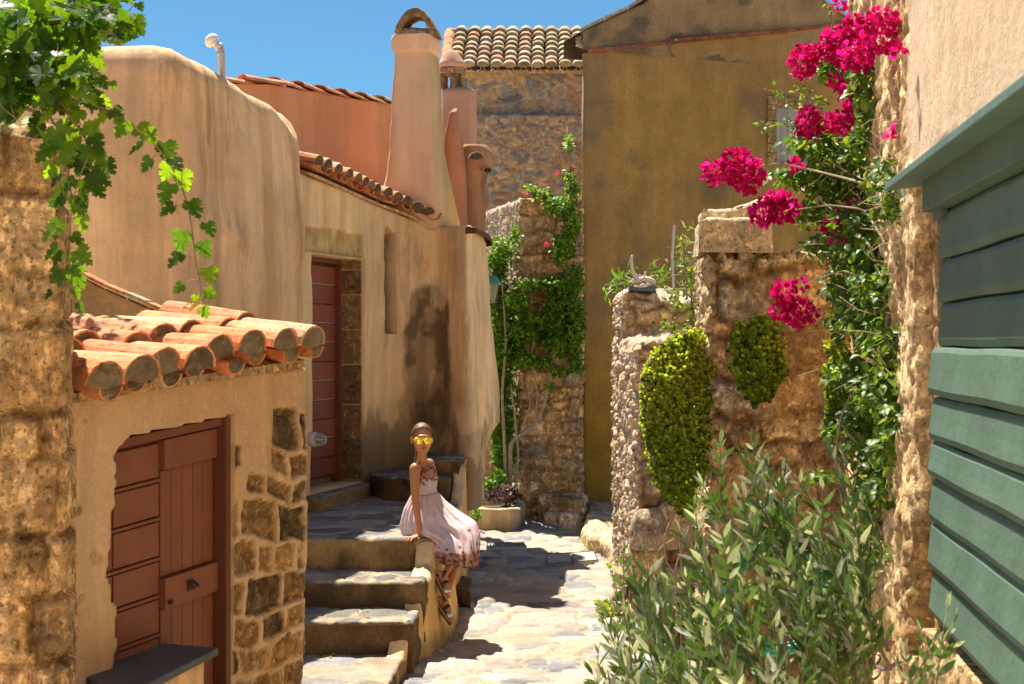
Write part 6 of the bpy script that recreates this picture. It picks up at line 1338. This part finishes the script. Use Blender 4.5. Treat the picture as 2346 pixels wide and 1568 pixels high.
# head: skull, cheeks, jaw, chin, nose, ears
ball(mb, HC+u_*.018+f_*-.012, .064, .082, .082, hf); ball(mb, HC+f_*.018-u_*.030, .056, .058, .060, hf); ball(mb, HC+f_*.030-u_*.062, .042, .042, .032, hf); ball(mb, HC+f_*.052-u_*.080, .026, .022, .020, hf)
bead(mb, HC+f_*.070+u_*.0, HC+f_*.094-u_*.028, .007, .0105); ball(mb, HC+f_*.088-u_*.030, .0135, .009, .008, hf)
ball(mb, HC+f_*.073-u_*.055, .020, .012, .008, hf); ball(mb, HC+f_*.070+u_*.022, .045, .012, .012, hf)
for s in (-1, 1): ball(mb, HC+r_*(.066*s)-f_*.012-u_*.008, .008, .018, .027, hf); ball(mb, HC+r_*(.034*s)+f_*.050-u_*.022, .022, .020, .022, hf)
# near arm, straight down to the slab
sh, el, wr = G(951, 1074, 9.10), G(951, 1140, 9.05), G(960, 1207, 9.015)
bead(mb, sh, el, .037, .0245); bead(mb, el, el+(wr-el)*.35, .0255, .025); bead(mb, el+(wr-el)*.35, wr, .025, .0165)
def hand(mb, wr, fwd, side, up, s=1.0, curl=.25):
    """palm with four bent fingers and a thumb from the side of the palm"""
    palm = wr+fwd*.036*s-up*.004
    for k in (-1, -.33, .33, 1): bead(mb, wr+side*(k*.010*s), wr+fwd*.064*s+side*(k*.022*s)-up*.004, .011*s, .0088*s)
    for i, (off, L, sp_) in enumerate(((-.0245, .052, -.34), (-.0085, .061, -.10), (.0085, .058, .12), (.0240, .046, .36))):
        b = wr+fwd*.064*s+side*off*s-up*.004; d = (fwd+side*sp_).normalized(); m = b+d*L*.45*s+up*.005*s; e = m+(d*L*.55-up*.010*(1+curl))*s
        bead(mb, b, m, .0078*s, .0070*s); bead(mb, m, e, .0070*s, .0056*s)
    b = wr+fwd*.018*s-side*.016*s-up*.002; m = b+(fwd*.45-side*.85).normalized()*.034*s; e = m+(fwd*.75-side*.45-up*.15).normalized()*.028*s; bead(mb, b, m, .0105*s, .0085*s); bead(mb, m, e, .0082*s, .0062*s)
fw = Vector((-.62, -.62, -.10)).normalized(); sd = Vector((-.7, .7, 0)).normalized(); wrh = Vector((wr.x, wr.y, .655+.030)); bead(mb, wr, wrh, .0165, .015); hand(mb, wrh-Vector((0, 0, .010)), fw, sd, Vector((0, 0, 1)), .92)
# far arm, mostly behind the dress
sh2, el2, wr2 = G(984, 1064, 9.30), G(962, 1132, 9.46), G(945, 1190, 9.44); bead(mb, sh2, el2, .034, .024); bead(mb, el2, wr2, .024, .016); w2h = Vector((wr2.x, wr2.y, .682)); bead(mb, wr2, w2h, .016, .015); hand(mb, w2h, Vector((-.7, .3, 0)).normalized(), Vector((.3, .7, 0)).normalized(), Vector((0, 0, 1)), .9)
# legs over the edge; ankles crossed
knA, anA = G(1070, 1216, 9.12), G(1019, 1318, 8.90); knB, anB = G(1068, 1218, 9.26), G(1019, 1374, 8.95)
bead(mb, G(962, 1203, 9.12), knA, .070, .047); bead(mb, G(962, 1203, 9.28), knB, .070, .047)
for kn, an in ((knA, anA), (knB, anB)): c = kn+(an-kn)*.34-Vector((.014, 0, 0)); bead(mb, kn, c, .044, .041); bead(mb, c, kn+(an-kn)*.75, .040, .026); bead(mb, kn+(an-kn)*.75, an, .026, .0195)
FEET = []
for an, toe in ((anA, G(1040, 1362, 8.85)), (anB, G(1049, 1416, 8.91))):
    d = (toe-an).normalized(); nrm_ = Vector((0, 0, 1)).cross(d); out = Vector((d.z, 0, -d.x)).normalized()
    if out.x < 0: out = -out                  # instep side: up and to the right
    lat = d.cross(out).normalized(); heel = an-d*.030-out*.028
    bead(mb, an, heel, .021, .021); bead(mb, an-out*.004, an+d*.075-out*.020, .022, .019); bead(mb, heel, an+d*.095-out*.030, .019, .015)
    for s in (-1, -.33, .33, 1): bead(mb, an+d*.06-out*.022+lat*(s*.012), an+d*.108-out*.031+lat*(s*.020), .0125, .0115)
    for i, s in enumerate((-1.15, -.5, .05, .6, 1.1)): q = an+d*(.112-.006*abs(i-0)*.9)-out*.033+lat*(s*.021); bead(mb, q-d*.01, q+d*(.022 if i == 0 else .015), .0088 if i == 0 else .0068, .0085 if i == 0 else .0062)
    FEET.append((an, d, out, lat))
bo = mb.build('body', M_SKIN, girl, smooth=True)
rm = bo.modifiers.new('remesh', 'REMESH'); rm.mode = 'VOXEL'; rm.voxel_size = .0036; rm.use_smooth_shade = True
sm = bo.modifiers.new('smooth', 'SMOOTH'); sm.factor = .5; sm.iterations = 4
# lips
mb = MB(); ball(mb, HC+f_*.0845-u_*.0505, .0155, .004, .0032, hf); ball(mb, HC+f_*.083-u_*.0575, .0125, .0045, .0038, hf); mb.build('lips', plain('lips', (.34, .10, .07), .5), girl, smooth=True)
# hair: close cap pulled back, parted on top, with a tail down the back
mb = MB(); V = []; Fc = []; n, m = 40, 22; hc = HC+u_*.020-f_*.012
def hair_r(az, el):
    return None
for i in range(m+1):
    for k in range(n):
        az = 2*math.pi*k/n; front = max(0, math.cos(az)); lim = .50+.42*front**1.5 if front > 0 else .50-.55*abs(math.cos(az))
        th = math.pi/2*(1-lim+.52*0)*1.0; el = math.pi/2-(math.pi/2-(-.55 if math.cos(az) < -.2 else (.80*front**.7-.25*(1-front))))*i/m
        wv = 1+.014*math.sin(az*17+i*.3)-.03*math.exp(-((az if az < math.pi else az-2*math.pi)-.12)**2/.01)*(i > 3)
        V.append(hc+f_*(.0855*math.cos(el)*math.cos(az)*wv)+r_*(.0685*math.cos(el)*math.sin(az)*wv)+u_*(.0845*math.sin(el)*wv))
for i in range(m):
    for k in range(n): Fc.append((i*n+k, (i+1)*n+k, (i+1)*n+(k+1) % n, i*n+(k+1) % n))
mb.add(V, Fc); tl = [hc-f_*.078-u_*.035, hc-f_*.10-u_*.07, G(956, 1066, 9.29), G(948, 1095, 9.27), G(946, 1118, 9.25), G(950, 1132, 9.22)]
mb.tube(curve(tl, 18), list(np.interp(np.linspace(0, 1, 18), [0, .15, .5, .85, 1], [.024, .028, .026, .018, .005])), 10)
ho = mb.build('hair', M_HAIR, girl, smooth=True); so_ = ho.modifiers.new('thick', 'SOLIDIFY'); so_.thickness = .004; so_.offset = -1
mb = MB(); rg = random.Random(3)
for k in range(34):      # loose strands at the temples
    s = rg.choice((-1, 1)); p = hc+f_*.062+r_*(s*rg.uniform(.03, .055))+u_*rg.uniform(.03, .06); mb.tube([p, p+r_*(s*.016)-u_*.02+f_*.012, p+r_*(s*.02)-u_*.055+f_*.004], .0009, 4)
mb.build('loose_strands', M_HAIR, ho)['kind'] = 'stuff'
# sunglasses
sg = MB(); lens = MB()
for s in (-1, 1):
    c = HC+f_*.0975+r_*(.0325*s)-u_*.002; rim = []; L0 = []
    for k in range(24):
        t = 2*math.pi*k/24; x = .0265*math.cos(t)*(1+.10*(math.sin(t) > 0)); z = .0225*math.sin(t)-.004*math.cos(t)*s*-1*(.0 if math.sin(t) > 0 else 1.2)
        if math.sin(t) > 0: z = min(z, .0165)
        rim.append(c+r_*x+u_*z-f_*(.010*(abs(x+.0*s)/.026)**2*(1 if x*s > 0 else .2)))
    sg.tube(rim+[rim[0]], .0013, 6); cc_ = c+f_*.0015; lens.add([cc_]+rim, [(0, k+1, (k+1) % 24+1) for k in range(24)])
    sg.tube([c+r_*(.028*s)+u_*.010-f_*.008, HC+r_*(.070*s)+f_*.03+u_*.006, HC+r_*(.070*s)-f_*.012+u_*.002], .0014, 6)
sg.tube([HC+f_*.099-r_*.010+u_*.011, HC+f_*.103+u_*.013, HC+f_*.099+r_*.010+u_*.011], .0012, 6); sg.tube([HC+f_*.099-r_*.008+u_*.002, HC+f_*.102+u_*.005, HC+f_*.099+r_*.008+u_*.002], .0010, 6)
so2 = sg.build('sunglasses', plain('gold', (.75, .55, .25), .3, 1.0), girl, smooth=True); lens.build('lens', plain('mirror_lens', (.92, .84, .05), .12, .75), so2, smooth=True)
# dress
A_ = [(1003, 1130), (1021, 1150), (1044, 1168), (1067, 1183), (1088, 1198), (1097, 1226), (1097, 1262), (1094, 1296)]
B_ = [(944, 1136), (927, 1166), (919, 1200), (927, 1224), (958, 1231), (990, 1240), (1002, 1262), (1010, 1284)]
Dd = [.076, .125, .165, .180, .180, .175, .172, .170]; Yc = [9.20, 9.20, 9.20, 9.19, 9.16, 9.11, 9.05, 9.01]
def resamp(a, n): a = np.array(a, float); t = np.linspace(0, len(a)-1, n); return np.stack([np.interp(t, np.arange(len(a)), a[:, j]) for j in range(a.shape[1])], -1)
def smooth(a, k=6):
    a = a.copy()
    for _ in range(k): a[1:-1] = (a[:-2]+2*a[1:-1]+a[2:])/4
    return a
NR, NT = 90, 150
Ar, Br, Dr = smooth(resamp(A_, NR)), smooth(resamp(B_, NR)), smooth(resamp(np.c_[Dd, Yc], NR))
th = np.linspace(0, 2*math.pi, NT, endpoint=False); V = np.zeros((NR, NT, 3)); f = np.linspace(0, 1, NR)
for i in range(NR):
    a, b = P(*Ar[i], Dr[i, 1]), P(*Br[i], Dr[i, 1]); c = (a+b)/2; h = (a-b)/2; hl = np.linalg.norm(h); hu = h/hl
    ct, st = np.cos(th), np.sin(th); fold = (np.sin(th*11+1.5*np.sin(f[i]*4))*.5+np.sin(th*7+2.2)*.5)*.016*sstep(.04, .5, f[i])+.006*np.sin(th*23+f[i]*9)
    fold = fold*(1-.5*np.exp(-((ct-1)/.25)**2)); rr = 1+fold/max(hl, .05)
    sgn = np.sign(ct)*np.abs(ct)**.85; sg2 = np.sign(st)*np.abs(st)**.85
    V[i] = c+h*(sgn*rr)[:, None]+np.array([0, 1.0, 0])*(Dr[i, 0]*sg2*rr)[:, None]
V[-1, :, 2] += .008*np.sin(th*16); V[..., 2] = np.where((V[..., 1] > 8.99) & (V[..., 0] < -.50), np.maximum(V[..., 2], .662+.004*np.sin(V[..., 0]*60)), V[..., 2])
base_c = mixc(np.broadcast_to(C(.68, .50, .49), V.shape), np.broadcast_to(C(.60, .50, .58), V.shape), sstep(.45, .6, fbm(V, 14, 4, 501)))
base_c = mixc(base_c, np.broadcast_to(C(.74, .60, .55), V.shape), sstep(.5, .6, fbm(V, 30, 3, 502))*.7)
FF = np.broadcast_to(f[:, None], (NR, NT)); TT = np.broadcast_to(th[None], (NR, NT))
hem = sstep(.83, .86, FF+.008*np.sin(TT*14)); hc_ = mixc(np.broadcast_to(C(.27, .105, .065), V.shape), np.broadcast_to(C(.46, .25, .18), V.shape), sstep(.48, .56, fbm(V, 34, 3, 503))); base_c = mixc(base_c, hc_, hem)
dot = np.zeros((NR, NT))
rg = random.Random(11)
for k in range(26):      # row of roses along the hem and some above
    for fr_, j in ((.925, 0), (.845, .5), (.79, .1)):
        if fr_ < .9 and k % 2: continue
        t0 = 2*math.pi*(k+j)/26; f0 = fr_+rg.uniform(-.012, .012); dt = (TT-t0+math.pi) % (2*math.pi)-math.pi; dot = np.maximum(dot, sstep(1.25, .75, np.hypot(dt/.065, (FF-f0)/.017)))
for k in range(8): t0, f0 = rg.uniform(3.2, 6.2), rg.uniform(.55, .8); dt = (TT-t0+math.pi) % (2*math.pi)-math.pi; dot = np.maximum(dot, sstep(1.25, .75, np.hypot(dt/.06, (FF-f0)/.015)))
base_c = mixc(base_c, np.broadcast_to(C(.045, .03, .032), V.shape), dot*.92)
edge = sstep(.985, .992, FF)*.9; base_c = mixc(base_c, np.broadcast_to(C(.04, .025, .03), V.shape), edge)
sk = put('dress', new_mesh('dress', V.reshape(-1, 3), grid_faces(NR, NT, wrap=True), base_c.reshape(-1, 3)), M_DRESS, girl); q = sk.modifiers.new('thick', 'SOLIDIFY'); q.thickness = .003; q.offset = -1
# bodice
BA = [(997, 1070), (1001, 1082), (1003, 1100), (1000, 1118), (1003, 1131)]; BB = [(946, 1084), (944, 1096), (944, 1110), (945, 1124), (944, 1137)]; BD = [(.078, 9.20), (.080, 9.20), (.078, 9.20), (.072, 9.20), (.077, 9.20)]
NB = 50; Ab, Bb_, Db = smooth(resamp(BA, NB), 3), smooth(resamp(BB, NB), 3), resamp(BD, NB); V = np.zeros((NB, NT, 3))
for i in range(NB):
    a, b = P(*Ab[i], Db[i, 1]), P(*Bb_[i], Db[i, 1]); c = (a+b)/2; h = (a-b)/2; V[i] = c+h*(np.cos(th))[:, None]+np.array([0, 1.0, 0])*(Db[i, 0]*np.sin(th))[:, None]
    V[i] += (V[i]-c)*(.012*math.sin(i*1.9))
FF = np.broadcast_to(np.linspace(0, 1, NB)[:, None], (NB, NT)); pt_ = fbm(V, 95, 2, 511); br_ = C(.20, .075, .05)
c = mixc(np.broadcast_to(br_, V.shape), np.broadcast_to(C(.42, .22, .16), V.shape), sstep(.5, .58, pt_)); w_ = np.clip(FF*1.25-.12, 0, 1); sp_ = sstep(.0, .06, w_-(1-fbm(V, 70, 3, 512))*.95+.05); c = mixc(c, np.broadcast_to(C(.58, .47, .47), V.shape), sp_)
c = mixc(c, np.broadcast_to(C(.05, .04, .06), V.shape), ((FF > .965)).astype(float))
bd = put('bodice', new_mesh('bodice', V.reshape(-1, 3), grid_faces(NB, NT, wrap=True), c.reshape(-1, 3)), M_DRESS, girl); q = bd.modifiers.new('thick', 'SOLIDIFY'); q.thickness = .003; q.offset = 1
sm_ = MB(); M_STRAP = plain('strap_cloth', (.05, .035, .045), .8)
for pts in ([G(975, 1083, 9.118), G(966, 1070, 9.125), G(958, 1058, 9.14), G(953, 1066, 9.19), G(950, 1088, 9.25)], [G(994, 1071, 9.18), G(987, 1060, 9.20), G(980, 1052, 9.25), G(972, 1066, 9.30)]):
    sm_.tube(curve(pts, 14), .0028, 6)
sm_.build('shoulder_strap', M_STRAP, girl, smooth=True)
# sandals
M_BLK = plain('black_leather', (.018, .016, .016), .4); M_SIL = plain('silver_leather', (.62, .62, .60), .3, .6); M_CORK = surf_mat('cork', (60, .7, 1.2), None, bump=None, base=(.36, .20, .09))
for i, (an, d, out, lat) in enumerate(FEET):
    sn = MB(); R1 = []; R0 = []
    hl = an-d*.046-out*.052; L = .195
    def ring(off, gx=0):
        Rr = []
        for k in range(30):
            t = 2*math.pi*k/30; x = .5-.5*math.cos(t); wd = (.027+.010*sstep(.25, .75, x))*math.sin(t)*(abs(math.sin(t))**-.35 if abs(math.sin(t)) > .05 else 1); Rr.append(hl+d*(x*(L+2*gx)-gx)+lat*wd*(1+gx*14)+out*(off+.010*math.sin(x*math.pi)*0))
        return Rr
    sn.loft([ring(-.016, .002), ring(-.004, .002)]); so3 = sn.build('sandal', M_SOLE, girl, smooth=False)
    ck = MB(); ck.loft([ring(-.004), ring(.006)]); ck.build('insole', M_CORK, so3)
    def band(c0, wid, r1, r2, mat, tilt=0.0, name='strap', ang=(0, math.pi)):
        mbb = MB(); V = []; Fc = []; n = 16; dd = (d+out*tilt).normalized(); oo = dd.cross(lat); oo = oo if oo.dot(out) > 0 else -oo
        for k in range(n+1):
            t = ang[0]+(ang[1]-ang[0])*k/n
            for w2 in (-wid/2, wid/2): V.append(c0+lat*(r1*math.cos(t))+oo*(r2*math.sin(t))+dd*w2)
        for k in range(n): Fc.append((2*k, 2*k+1, 2*k+3, 2*k+2))
        mbb.add(V, Fc); o = mbb.build(name, mat, so3, smooth=True); q = o.modifiers.new('t', 'SOLIDIFY'); q.thickness = .003; q.offset = 1
    band(an+d*.098-out*.042, .030, .036, .030, M_SIL, .0, 'toe_strap'); band(an+d*.052-out*.038, .020, .032, .042, M_BLK, .1, 'instep_strap')
    band(an+out*.0, .013, .027, .027, M_BLK, 1.1, 'ankle_strap', (0, 2*math.pi)); band(an-d*.012-out*.030, .012, .026, .030, M_BLK, -.3, 'heel_strap', (math.pi, 2*math.pi))
    bk_ = MB(); c = an-lat*.0+Vector((0, -.030, 0))+d*.012; e1, e2 = d*.009, out*.010; bk_.tube([c+e1+e2, c+e1-e2, c-e1-e2, c-e1+e2, c+e1+e2], .0018, 5); bk_.build('buckle', M_SIL, so3)
